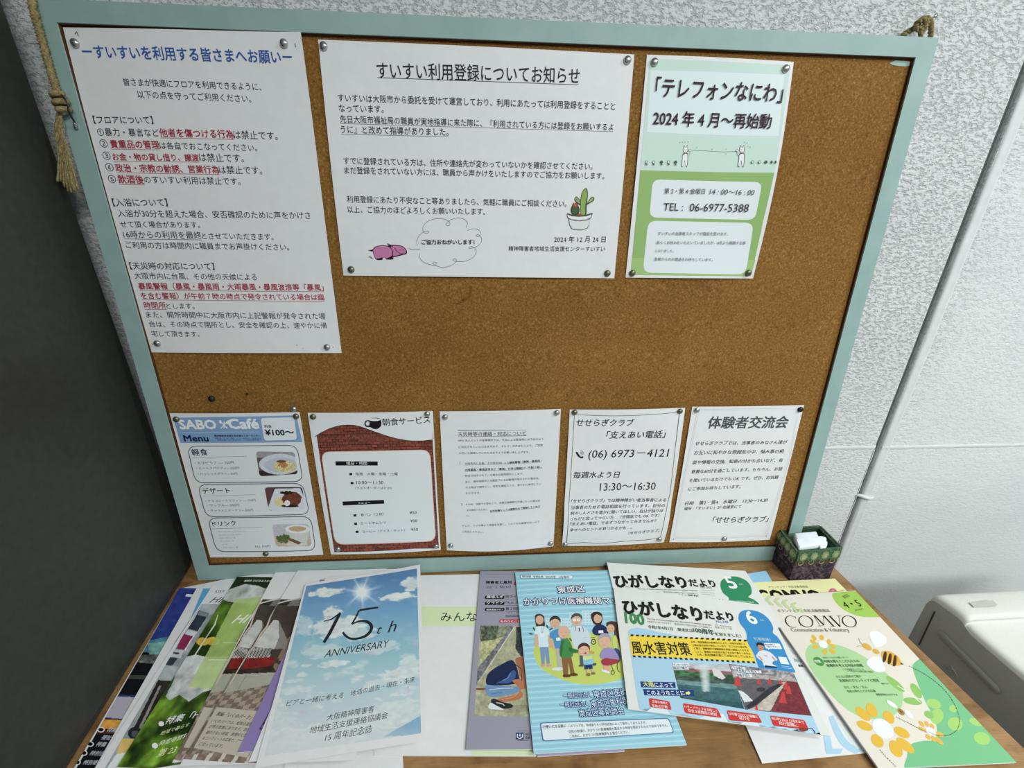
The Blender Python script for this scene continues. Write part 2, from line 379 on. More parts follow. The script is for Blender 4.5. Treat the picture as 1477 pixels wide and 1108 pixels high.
        s.V.append(X); s.F.append(np.vstack([np.stack([a, b, c_], 1), np.stack([a, c_, d], 1)]) + s.nv); s.C.append(np.vstack([col, col])); s.nv += len(X); return s
    def t(s, txt, x0, y0, x1, y1, c='#2a2a30', b=0.0, sy=1.0, ul=False, sh=0.0, h=None, res=2, ulc=None):
        """one line of lettering whose bottom edge runs from (x0,y0) to (x1,y1)"""
        cu = bpy.data.curves.new('lettering', 'FONT'); cu.body = txt; cu.resolution_u = res; cu.shear = sh
        o = bpy.data.objects.new('lettering', cu); COL.objects.link(o)
        TEXTS.append((s, o, s.uv([(x0, y0), (x1, y1)]), s.c(c), sy, b, getattr(s, 'lift', 0.0))); s.layer += 0
        if ul:
            dy = abs(x1 - x0) / max(1, len(txt)) * 0.12; s.ln([(x0, y0 + dy), (x1, y1 + dy)], max(1.2, abs(x1 - x0) / max(1, len(txt)) * 0.05), ulc or c)
        return s

def finish_sheets():
    dg = bpy.context.evaluated_depsgraph_get()
    lay = {}
    for s, o, uv, col, sy, h, lift in TEXTS:
        e = o.evaluated_get(dg); me = e.to_mesh(); n = len(me.vertices)
        if n:
            co = np.empty(n * 3); me.vertices.foreach_get('co', co); co = co.reshape(-1, 3)[:, :2]
            me.calc_loop_triangles(); tr = np.empty(len(me.loop_triangles) * 3, int); me.loop_triangles.foreach_get('vertices', tr); tr = tr.reshape(-1, 3)
            mn = co.min(0); mx = co.max(0); q = (co - mn) / (mx[0] - mn[0]); sc = np.array([s.W, s.H])
            p0 = uv[0] * sc; p1 = uv[1] * sc; ex = p1 - p0; ey = np.array([ex[1], -ex[0]])
            m = p0 + q[:, :1] * ex + q[:, 1:] * sy * ey; U = m / sc
            k = lay.get(id(s), 0); lay[id(s)] = (k + 1)
            if h > 0:      # heavier strokes: the outline laid down several times, a hair apart
                rb = h / (mx[0] - mn[0]) * math.hypot(*ex) * 0.85; nc = 8 if h > .04 else 4; offs = [(0, 0)] + [(rb * math.cos(2 * math.pi * (i + .5) / nc), rb * math.sin(2 * math.pi * (i + .5) / nc)) for i in range(nc)]
                U = np.vstack([(m + np.array(o_)) / sc for o_ in offs]); tr0 = tr; tr = np.vstack([tr0 + i * n for i in range(len(offs))]); q = np.tile(q, (len(offs), 1))
            zc = np.repeat(np.arange(len(U) // n) * 9e-6, n); X = s.P(np.clip(U[:, 0], .001, .999), np.clip(U[:, 1], .001, .999), zc + 0.0002 + s.layer * s.step + (k % 6) * STEP * 0.5 + s.step * 2 + lift)
            a, b, d = q[tr[:, 0]], q[tr[:, 1]], q[tr[:, 2]]; cr = (b[:, 0] - a[:, 0]) * (d[:, 1] - a[:, 1]) - (b[:, 1] - a[:, 1]) * (d[:, 0] - a[:, 0])
            tr = np.where((cr < 0)[:, None], tr[:, ::-1], tr)
            s.tV.append(X); s.tF.append(tr + s.tn); s.tC.append(np.tile(col, (len(tr), 1))); s.tn += len(X)
        e.to_mesh_clear()
    for s, o, *_ in TEXTS:
        cu = o.data; bpy.data.objects.remove(o); bpy.data.curves.remove(cu)
    for s in SHEETS:
        for nm, V, F, C in (('printed_picture', s.V, s.F, s.C), ('printed_text', s.tV, s.tF, s.tC)):
            if not V: continue
            V = np.vstack(V); F = np.vstack(F); C = np.vstack(C)
            me = bpy.data.meshes.new(nm); me.vertices.add(len(V)); me.vertices.foreach_set('co', V.astype(np.float32).ravel())
            me.loops.add(F.size); me.loops.foreach_set('vertex_index', F.astype(np.int32).ravel())
            me.polygons.add(len(F)); me.polygons.foreach_set('loop_start', np.arange(0, F.size, 3, dtype=np.int32))
            me.update(calc_edges=True)
            at = me.attributes.new('ink', 'FLOAT_COLOR', 'CORNER'); cc = np.repeat(np.hstack([C, np.ones((len(C), 1))]), 3, axis=0)
            at.data.foreach_set('color', cc.astype(np.float32).ravel()); me.validate()
            link(nm, me, M['ink'], s.root)['kind'] = 'stuff'

# ------------------------------------------------------------------ the setting
YW = 0.075      # back wall plane; table top is z = 0, the floor 0.72 m below, the ceiling 1.86 m above
JX = 0.8175     # vertical joint between the two halves of the wall
def wall():
    bm = bmesh.new(); box(bm, -2.4, JX - 0.0052, YW, YW + 0.12, -0.72, 1.86)
    tag(bmobj('wall_back', bm, M['wall'], bevel=0.0015), kind='structure')
    bm = bmesh.new(); box(bm, JX + 0.0062, 2.6, YW - 0.002, YW + 0.12, -0.72, 1.86)
    tag(bmobj('wall_back', bm, M['wall'], bevel=0.003), kind='structure')
    def strip(name, prof, z0, z1, mat, n=120, wob=0.0004):
        bm = bmesh.new(); rows = []
        for i in range(n + 1):
            z = z0 + (z1 - z0) * i / n; w = wob * math.sin(i * 1.3) + wob * math.sin(i * 0.37 + 1)
            rows.append([bm.verts.new((a + w, b, z)) for a, b in prof])
        for i in range(n):
            for k in range(len(prof) - 1): bm.faces.new((rows[i][k], rows[i][k + 1], rows[i + 1][k + 1], rows[i + 1][k]))
        tag(bmobj(name, bm, mat, smooth=True), kind='structure')
    strip('trim_2', [(JX - 0.0053, YW + 0.0065), (JX, YW + 0.0078), (JX + 0.0063, YW + 0.0065)], -0.72, 1.86, M['sealant'])
    # smooth hand-trowelled edge right of the joint, with a faint ridge where the texture starts
    strip('trim_3', [(JX + 0.0066, YW + 0.004), (JX + 0.0070, YW - 0.001), (JX + 0.0085, YW - 0.0028), (JX + 0.013, YW - 0.0030), (JX + 0.020, YW - 0.0026), (JX + 0.0222, YW - 0.0032), (JX + 0.0242, YW - 0.0032), (JX + 0.027, YW - 0.0019)], -0.72, 1.86, M['joint'])
    # paint skin narrowing the joint below the cross line
    strip('trim_4', [(JX - 0.0053, YW - 0.0002), (JX - 0.0030, YW + 0.0002), (JX - 0.0022, YW + 0.004)], -0.72, 0.214, M['joint'])
    z = 0.2195
    for x0, x1, yo in ((-2.4, JX - 0.0056, 0.0), (JX + 0.007, 2.6, -0.002)):
        bm = bmesh.new(); n = 60; V = []
        for i in range(n + 1):
            x = x0 + (x1 - x0) * i / n; w = 0.0052 + 0.0008 * math.sin(i * 1.7)
            V.append([bm.verts.new((x, YW + yo + 0.001, z - w)), bm.verts.new((x, YW + yo - 0.0008, z - w * 0.6)), bm.verts.new((x, YW + yo - 0.0010, z + w * 0.6)), bm.verts.new((x, YW + yo + 0.001, z + w))])
        for i in range(n):
            for k in range(3): bm.faces.new((V[i][k], V[i + 1][k], V[i + 1][k + 1], V[i][k + 1]))
        tag(bmobj('trim_1', bm, M['joint'], smooth=True), kind='structure')
    # small bulge of plaster bridging the joint
    p = on_y([(1241, 717)], YW - 0.003)[0]
    P = spline([(JX - 0.0065, YW - 0.0002, p[2] + .002), (JX - 0.001, YW - 0.0022, p[2] + .004), (JX + 0.008, YW - 0.0046, p[2] + .001), (JX + 0.022, YW - 0.0048, p[2] - .003), (JX + 0.032, YW - 0.0030, p[2] - .002)], 6)
    V, F = tube(P, .004, 10, rs=[.0020 + .0022 * math.sin(math.pi * (k + .5) / len(P)) for k in range(len(P))]); tag(link('trim_5', mesh('trim_5', V, F, True), M['joint']), kind='structure')
M['sealant'] = mat_speckle('grey_joint_sealant', lin('#5c6160'), lin('#6b706e'), 120, 0.7, 0.2, 0.001)
M['joint'] = mat_speckle('smooth_wall_paint', lin('#d2d5d5'), lin('#dbdddd'), 60, 0.5)
wall()
bm = bmesh.new(); box(bm, -2.4, 2.6, -3.6, YW + 0.12, -0.78, -0.72); tag(bmobj('floor', bm, M['floor']), kind='structure')
bm = bmesh.new(); box(bm, -2.4, 2.6, -3.6, YW + 0.12, 1.86, 1.92); tag(bmobj('ceiling', bm, M['ceil']), kind='structure')

# dark steel locker at the left
def locker():
    root = empty('steel_locker', (-0.597, 0.045, 0.0), 'tall dark grey steel locker left of the cork board', 'locker')
    x1 = -0.597; x0 = -0.99; y0 = -0.43; y1 = 0.045
    bm = bmesh.new(); box(bm, x0, x1, y0 + 0.02, y1, 0.02, 1.30); bmobj('cabinet_body', bm, M['locker'], root, bevel=0.004)
    bm = bmesh.new(); box(bm, x0 + 0.01, x1 - 0.01, y0 + 0.03, y1 - 0.01, 0.0005, 0.02); bmobj('plinth', bm, M['groove'], root)
    for a, b in ((x0 + 0.002, (x0 + x1) / 2 - 0.001), ((x0 + x1) / 2 + 0.001, x1 - 0.002)):
        bm = bmesh.new(); box(bm, a, b, y0, y0 + 0.0198, 0.03, 1.29); d = bmobj('door', bm, M['locker'], root, bevel=0.003)
        bm = bmesh.new(); xx = b - 0.04 if a < -0.9 else a + 0.03; box(bm, xx, xx + 0.012, y0 - 0.02, y0, 0.5, 0.62); h = bmobj('handle', bm, M['steel'], d, bevel=0.003)
    root.rotation_euler = (0, 0, math.radians(12.8))
locker()

# table
def table():
    x0, x1, y0, y1 = -1.12, 0.703, -0.45, YW - 0.004
    root = empty('side_table', ((x0 + x1) / 2, (y0 + y1) / 2, -0.72), 'wooden table holding the magazines below the cork board', 'table')
    bm = bmesh.new(); box(bm, x0, x1, y0, y1, -0.024, 0.0); bmobj('table_top', bm, M['wood'], root, bevel=0.003, seg=3)
    bm = bmesh.new(); box(bm, x0 + 0.03, x1 - 0.03, y0 + 0.03, y0 + 0.05, -0.09, -0.024); box(bm, x0 + 0.03, x1 - 0.03, y1 - 0.05, y1 - 0.03, -0.09, -0.024)
    bmobj('apron', bm, M['wood'], root)
    for a in (x0 + 0.03, x1 - 0.08):
        for b in (y0 + 0.03, y1 - 0.08):
            bm = bmesh.new(); box(bm, a, a + 0.05, b, b + 0.05, -0.72, -0.024); bmobj('leg', bm, M['wood'], root, bevel=0.003)
    # small wooden peg on the right edge
    p = on_x([(1283, 893)], x1 + 0.003)[0]
    V, F = tube([(x1 - 0.002, p[1], -0.006), (x1 + 0.003, p[1], -0.007), (x1 + 0.005, p[1], -0.007)], 0.004, 12, rs=[0.004, 0.004, 0.002]); link('peg', mesh('peg', V, F, True), M['wood'], root)
table()

# cork board
def board():
    root = empty('cork_board', tuple(B(0.034, 0.0, 0)), 'large cork notice board with a pale sage green wooden frame', 'notice board')
    xo0, xo1, vo0, vo1 = -0.563, 0.631, 0.0025, 0.8955; xi0, xi1, vi0, vi1 = -0.5373, 0.6045, 0.0357, 0.8720; nf = 0.006; nb = -0.012
    V = [B(xi0 - .004, vi0 - .004, 0), B(xi1 + .004, vi0 - .004, 0), B(xi1 + .004, vi1 + .004, 0), B(xi0 - .004, vi1 + .004, 0)]
    V += [p - BN * 0.006 for p in V]
    link('cork_panel', mesh('cork_panel', V, [(0, 1, 2, 3), (7, 6, 5, 4), (0, 4, 5, 1), (1, 5, 6, 2), (2, 6, 7, 3), (3, 7, 4, 0)]), M['cork'], root)
    O = [(xo0, vo1), (xo1, vo1), (xo1, vo0), (xo0, vo0)]; I = [(xi0, vi1), (xi1, vi1), (xi1, vi0), (xi0, vi0)]
    for k in range(4):
        a, b, c, d = O[k], O[(k + 1) % 4], I[(k + 1) % 4], I[k]
        bm = bmesh.new(); f = [bm.verts.new(B(*p, nf)) for p in (a, b, c, d)]; g = [bm.verts.new(B(*p, nb)) for p in (a, b, c, d)]
        bm.faces.new(f); bm.faces.new(g[::-1])
        for i in range(4): bm.faces.new((f[i], g[i], g[(i + 1) % 4], f[(i + 1) % 4]))
        bmobj('frame_rail', bm, M['frame'], root, bevel=0.0012)
        # dark brown strip painting in the frame's shadow along the inner lip
        ins = [I[k], I[(k + 1) % 4]]; dx = {0: (0, -1), 1: (-1, 0), 2: (0, 1), 3: (1, 0)}[k]; w = 0.0009
        bm = bmesh.new(); q = [ins[0], ins[1], (ins[1][0] + dx[0] * w, ins[1][1] + dx[1] * w), (ins[0][0] + dx[0] * w, ins[0][1] + dx[1] * w)]
        f = [bm.verts.new(B(*p, 0.004)) for p in q]; g = [bm.verts.new(B(*p, 0.0)) for p in q]; bm.faces.new(f)
        for i in range(4): bm.faces.new((f[i], g[i], g[(i + 1) % 4], f[(i + 1) % 4]))
        bmobj('inner_lip_shade', bm, M['lip'], root)
    # old paint smear, holes and scratches on the cork
    def blot(name, px, mat, label=None):
        P = on_board(px, 0.0004); bm = bmesh.new(); bm.faces.new([bm.verts.new(p) for p in P]); bmobj(name, bm, mat, root, label)
    blot('paint_smear', [(1283, 91), (1292, 87), (1304, 88), (1313, 89), (1314, 94), (1306, 96), (1297, 95), (1288, 94)], M['frame'], 'pale green paint smear on the cork')
    for cx, cy, r in ((356, 568.5, 2.3), (668, 433, 1.4), (545, 579, 1.0), (462, 582, .9), (574, 579.5, 1.0), (1120, 472, 0.9), (1021, 565, 0.8), (637, 582, 1.2), (1115, 430, 0.7), (760, 500, 0.6), (890, 520, .6)):
        blot('pin_hole', [(cx + r * math.cos(a) * (1 + .3 * math.sin(3 * a)), cy + r * 0.8 * math.sin(a)) for a in np.linspace(0, 2 * math.pi, 9)[:-1]], M['hole'])
    blot('scratch', [(652, 438), (660, 437), (668, 431), (676, 427), (678, 412), (681, 413), (680, 428), (671, 434), (662, 440)], M['scratch'])
M['lip'] = mat_speckle('brown_edge_shade', lin('#44250f'), lin('#573216'), 200, 0.8)  # dark brown of the shadow line painted inside the frame
M['hole'] = mat_speckle('cork_hole', lin('#2e1c0c'), lin('#3a2614'), 500, 0.9)
M['scratch'] = mat_speckle('cork_bruise', lin('#6f4615'), lin('#7c501c'), 500, 0.9)
board()

# jute twine hanging the board at the left, with its hook
def twisted(path, r, turns, name, root, strands=3):
    P = [np.array(p) for p in spline(path, 10)]; n = len(P)
    for k in range(strands):
        out = []
        for i in range(n):
            t = P[min(i + 1, n - 1)] - P[max(i - 1, 0)]; t /= np.linalg.norm(t); u = np.cross(t, BN); u /= np.linalg.norm(u); w = np.cross(t, u)
            a = 2 * math.pi * (k / strands + turns * i / n); out.append(P[i] + r * 0.55 * (math.cos(a) * u + math.sin(a) * w))
        V, F = tube(out, r * 0.62, 7); link(name, mesh(name, V, F, True), M['twine'], root)
def bp(x, y, n): return tuple(on_board([(x, y)], n)[0])
def twine_left():
    top = np.array(bp(45, 0, 0.012)); root = empty('jute_twine', bp(88, 150, 0.012), 'knotted jute twine with frayed end over the left frame edge', 'twine')
    up = top + np.array([-0.004, 0.05, 0.20])
    path = [up, top + np.array([-0.001, 0.012, 0.05]), bp(47, 8, .012), bp(57, 45, .0115), bp(68, 85, .011), bp(80, 125, .0115), bp(87, 146, .012)]
    twisted(path, 0.0045, 26, 'strand', root)
    # knot
    c = np.array(bp(88, 148, .013)); pts = []
    for i in range(40):
        a = i / 39 * 2 * math.pi * 2.3; pts.append(c + BU * (0.010 - 0.020 * i / 39) + np.array([1, 0, 0]) * 0.0058 * math.cos(a) + BN * 0.0062 * math.sin(a))
    V, F = tube(pts, 0.0034, 8); link('knot', mesh('knot', V, F, True), M['twine'], root)
    rnd = random.Random(3); ends = [(83, 262), (88, 262), (93, 270), (98, 276), (103, 278), (107, 274), (110, 276), (113, 274), (104, 270)]
    for i, e in enumerate(ends):
        s = [bp(84 + i * 0.5, 163, .013), bp(80 + i * 1.1 + rnd.random() * 2, 190, .015), bp(84 + i * 2 + rnd.random() * 2, 225, .014), bp(e[0], e[1], .0125 + rnd.random() * 0.004)]
        P = spline(s, 8); V, F = tube(P, 0.001, 6, rs=[0.0017 - 0.0004 * (k / len(P)) + 0.0003 * math.sin(k * 1.4 + i) for k in range(len(P))]); link('frayed_strand', mesh('frayed_strand', V, F, True), M['twine'], root)
    h = empty('screw_hook', bp(108, 180, 0.006), 'small metal hook screwed into the left frame rail', 'hook')
    V, F = tube(spline([bp(110, 184, 0.004), bp(108, 177, .010), bp(103, 168, .016), bp(99, 160, .020), bp(98, 152, .021), bp(95, 145, .021), bp(89, 137, .0195)], 6), 0.0011, 8); link('hook_wire', mesh('hook_wire', V, F, True), M['steel_d'], h)
    V, F = tube([bp(110.5, 186, .0055), bp(109, 181.5, 0.0075), bp(107.5, 177, .011)], 0.0016, 10, rs=[.0028, .0022, .0013]); link('screw_collar', mesh('screw_collar', V, F, True), M['steel'], h)
M['steel_d'] = mat_speckle('dark_wire', lin('#3a3634'), lin('#55504c'), 400, 0.4); bsdf(M['steel_d']).inputs['Metallic'].default_value = 0.7
twine_left()
def twine_right():
    z = 0.907; y = 0.062
    def w(x, yp, yy=y): return tuple(on_y([(x, yp)], yy)[0])
    root = empty('jute_twine', w(1330, 40), 'small loop of jute twine tied above the top right frame corner', 'twine')
    for path, r in (([w(1300, 52), w(1310, 46), w(1318, 41), w(1324, 35), w(1332, 27, .058), w(1340, 28, .056)], .0034),
                    ([w(1318, 42, .058), w(1326, 41, .056), w(1334, 36, .054), w(1341, 28, .055), w(1337, 36, .058), w(1329, 50, .06)], .0028),
                    ([w(1322, 32, .06), w(1327, 43, .055), w(1328, 52, .058)], .0026),
                    ([w(1336, 27, .057), w(1342, 31, .056), w(1343, 40, .057), w(1342, 54, .06)], .003),
                    ([w(1319, 38, .056), w(1326, 30, .052), w(1335, 30, .052), w(1332, 40, .054), w(1322, 42, .055), w(1319, 37, .057)], .003)):
        twisted(path, r, 4, 'loop', root, 2)
    h = empty('wall_nail', w(1341, 30), 'nail in the wall holding the twine loop', 'nail')
    c = np.array(w(1338, 30, .0745)); V, F = tube([c, c + np.array([0, -0.008, 0.001]), c + np.array([0, -0.0105, 0.0012]), c + np.array([0, -0.011, 0.0012])], .001, 10, rs=[.0011, .0011, .0028, .0026]); link('nail_shaft', mesh('nail_shaft', V, F, True), M['steel'], h)
twine_right()

# ------------------------------------------------------------------ thumbtacks
TACK = None
def tack_mesh():
    pr = [(0.0, 0.0042), (0.0022, 0.0039), (0.0038, 0.0031), (0.0048, 0.0019), (0.0052, 0.0008), (0.0051, 0.0001), (0.0044, -0.0001)]; n = 20; V = [(0, 0, 0.0042)]; F = []
    for r, z in pr[1:]:
        for k in range(n): V.append((r * math.cos(2 * math.pi * k / n), r * math.sin(2 * math.pi * k / n), z))
    for k in range(n): F.append((0, 1 + k, 1 + (k + 1) % n))
    for j in range(len(pr) - 2):
        for k in range(n): a = 1 + j * n; F.append((a + k, a + n + k, a + n + (k + 1) % n, a + (k + 1) % n))
    F.append(tuple(1 + (len(pr) - 2) * n + k for k in range(n))[::-1])
    return mesh('thumbtack', V, F, True)
_tm = {}
def tack(px, label, kind='steel', n=0.0012, group=None, sheet=None):
    if kind not in _tm:
        me = tack_mesh(); me.materials.append(M[kind]); _tm[kind] = me
    if sheet is not None:
        s = sheet; s.z = (0, 0, 1.0); uv = s.uv([px]); p = s.P(uv[:, 0], uv[:, 1], 0.0007)[0]
    else: p = on_board([px], n + 0.0005)[0]
    o = bpy.data.objects.new('thumbtack', _tm[kind]); COL.objects.link(o); o.location = p
    q = Vector(BN) + Vector((RNG.uniform(-.07, .07), 0, RNG.uniform(-.09, .09))); o.rotation_euler = q.to_track_quat('Z', 'Y').to_euler()
    tag(o, label, 'thumbtack', 'thumbtacks on the cork board'); return o

# ------------------------------------------------------------------ small box with tissues
def bag_box():
    h = 0.072
    bq = [on_table([p])[0] for p in ((1138, 838), (1196, 836))]; fl, fr = bq; wv = fr - fl; W = np.linalg.norm(wv); ex = wv / W; ey = np.array([-ex[1], ex[0], 0])
    D = 0.075; bot = [fl, fr, fr + ey * D, fl + ey * D]
    rim = [p for p in on_table([(1151, 796), (1213, 790), (1183, 760), (1126, 764)], h)]
    root = empty('fabric_box', tuple(np.mean(bot, 0)), 'small square fabric box with a green scalloped rim at the table corner', 'box')
    def lerp(a, b, t): return a * (1 - t) + b * t
    bm = bmesh.new(); c = np.mean(bot, 0); th = 0.004
    o0 = [bm.verts.new(p + np.array([0, 0, .0005])) for p in bot]; o1 = [bm.verts.new(p) for p in rim]; cr = np.mean(rim, 0)
    i1 = [bm.verts.new(lerp(p, cr, .09)) for p in rim]; i0 = [bm.verts.new(lerp(p, c, .09) + np.array([0, 0, .004])) for p in bot]
    bm.faces.new(o0[::-1])
    for k in range(4):
        j = (k + 1) % 4; bm.faces.new((o0[k], o0[j], o1[j], o1[k]))
    for k in range(4):
        j = (k + 1) % 4; bm.faces.new((o1[k], o1[j], i1[j], i1[k]))
    bmobj('box_body', bm, M['purple'], root, bevel=0.002)
    bm = bmesh.new(); i1 = [bm.verts.new(lerp(p, cr, .088) + np.array([0, 0, .0003])) for p in rim]; i0 = [bm.verts.new(lerp(p, c, .09) + np.array([0, 0, .004])) for p in bot]; j1 = [bm.verts.new(lerp(p, cr, .125)) for p in rim]; j0 = [bm.verts.new(lerp(p, c, .12) + np.array([0, 0, .006])) for p in bot]
    bm.faces.new(j0)
    for k in range(4):
        j = (k + 1) % 4; bm.faces.new((j1[j], j1[k], j0[k], j0[j])); bm.faces.new((i1[k], i1[j], j1[j], j1[k]))
    bmobj('lining', bm, M['cloth_in'], root)
    cn = np.mean([c, cr], 0)
    for k in range(4):
        j = (k + 1) % 4; a0, a1 = rim[k], rim[j]; b0, b1 = bot[k], bot[j]; nrm = np.cross(b1 - b0, a0 - b0); nrm = nrm / np.linalg.norm(nrm)
        if nrm @ (b0 - c) < 0: nrm = -nrm
        def at(t, d, o=0.0):   # t along the side, d down from the rim in metres, o outwards
            p = lerp(a0, a1, t); q = lerp(b0, b1, t); L = np.linalg.norm(q - p); return p + (q - p) * d / L + nrm * o
        N = 4; m_ = 32; bm = bmesh.new(); up = []; lo = []; upb = []; lob = []
        for i in range(m_ + 1):
            t = i / m_; d = 0.019 + 0.0045 * abs(math.sin(math.pi * N * t)); up.append(bm.verts.new(at(t, -0.0015, 0.003))); lo.append(bm.verts.new(at(t, d, 0.0035))); upb.append(bm.verts.new(at(t, -0.0015, -0.0005))); lob.append(bm.verts.new(at(t, d, 0.0008)))
        for i in range(m_):
            bm.faces.new((up[i], up[i + 1], lo[i + 1], lo[i])); bm.faces.new((upb[i + 1], upb[i], lob[i], lob[i + 1])); bm.faces.new((up[i + 1], up[i], upb[i], upb[i + 1])); bm.faces.new((lo[i], lo[i + 1], lob[i + 1], lob[i]))
        for e in (0, m_): bm.faces.new((up[e], lo[e], lob[e], upb[e]))
        rimo = bmobj('scalloped_rim', bm, M['cloth_green'], root)
        bm = bmesh.new(); q = [at(0, .019, .0012), at(1, .019, .0012), at(1, .033, .0012), at(0, .033, .0012)]; f = [bm.verts.new(p) for p in q]; g = [bm.verts.new(p - nrm * .001) for p in q]; bm.faces.new(f); bm.faces.new(g[::-1])
        for i in range(4): bm.faces.new((f[i], g[i], g[(i + 1) % 4], f[(i + 1) % 4]))
        bro = bmobj('braid_band', bm, M['cloth_brown'], root)
        L = np.linalg.norm(a1 - a0); tx = (a1 - a0) / L; ty = (lerp(b0, b1, .5) - lerp(a0, a1, .5)); ty /= np.linalg.norm(ty)
        for i in range(N):
            t = (i + .5) / N; cc = at(t, 0.0105, 0.0037)
            for rad, hh, mt, nm in ((.0082, .0006, 'medal', 'medallion'), (.0048, .0011, 'medal2', 'medallion_centre')):
                bm = bmesh.new(); f = [bm.verts.new(cc + nrm * hh + rad * (1 + .07 * math.cos(8 * a)) * (math.cos(a) * tx * 0.95 + math.sin(a) * ty)) for a in np.linspace(0, 2 * math.pi, 33)[:-1]]; g = [bm.verts.new(Vector(v.co) - Vector(nrm) * (hh + .0006)) for v in f]
                bm.faces.new(f)
                for q in range(32): bm.faces.new((f[q], g[q], g[(q + 1) % 32], f[(q + 1) % 32]))
                bmobj(nm, bm, M[mt], rimo)
            cc = at(t, 0.0275, .0018); ring = [cc + .0052 * (math.cos(a) * tx + .8 * math.sin(a) * ty) for a in np.linspace(0, 2 * math.pi, 17)]
            V, F = tube(ring, .0006, 5); link('stitched_ring', mesh('stitched_ring', V, F, True), M['medal2'], bro)
    # tissue packs standing in the box
    zt = h + 0.006; tp = on_table([(1147, 766), (1183, 768), (1196, 786), (1158, 790)], zt)
    for nm, quad, lab, zz in (('tissue_pack', [(1145, 768), (1178, 765), (1187, 784), (1153, 789)], 'white folded tissue pack, left one in the fabric box', h + .008), ('tissue_pack', [(1180, 771), (1193, 774), (1193, 789), (1183, 790)], 'white folded tissue pack, right one in the fabric box', h + .004)):
        Q = on_table(quad, zz); r0 = empty(nm, (float(Q[:, 0].mean()), float(Q[:, 1].mean()), 0.012), lab, 'tissue pack', 'tissue packs in the fabric box')
        bm = bmesh.new(); cq = Q.mean(0); t = [bm.verts.new(p) for p in Q]; b_ = [bm.verts.new(np.array([cq[0] + (p[0] - cq[0]) * .8, cq[1] + (p[1] - cq[1]) * .8, 0.012])) for p in Q]
        bm.faces.new(t); bm.faces.new(b_[::-1])
        for i in range(4): bm.faces.new((t[i], b_[i], b_[(i + 1) % 4], t[(i + 1) % 4]))
        bmesh.ops.recalc_face_normals(bm, faces=bm.faces); bmesh.ops.bevel(bm, geom=list(bm.edges), offset=0.0045, segments=4, affect='EDGES', profile=.5)
        bmobj('folded_tissue', bm, M['tissue'], r0, smooth=True)
        bm = bmesh.new(); a = lerp(Q[0], Q[3], .15) * 1; e1 = lerp(Q[0], Q[3], .5) + np.array([0, 0, .0012]); e2 = lerp(Q[1], Q[2], .55) + np.array([0, 0, .0012]); q = [e1, e2, lerp(Q[1], Q[2], .9) + np.array([0, 0, .0005]), lerp(Q[0], Q[3], .9) + np.array([0, 0, .0005])]
        f = [bm.verts.new(p) for p in q]; g = [bm.verts.new(p - np.array([0, 0, .0018])) for p in q]; bm.faces.new(f)
        for i in range(4): bm.faces.new((f[i], g[i], g[(i + 1) % 4], f[(i + 1) % 4]))
        bmobj('top_fold', bm, M['tissue'], r0)
M['tissue'] = mat_speckle('white_tissue', lin('#e3e9f0'), lin('#eef2f6'), 60, 0.7, 0.2, 0.0006)
bag_box()

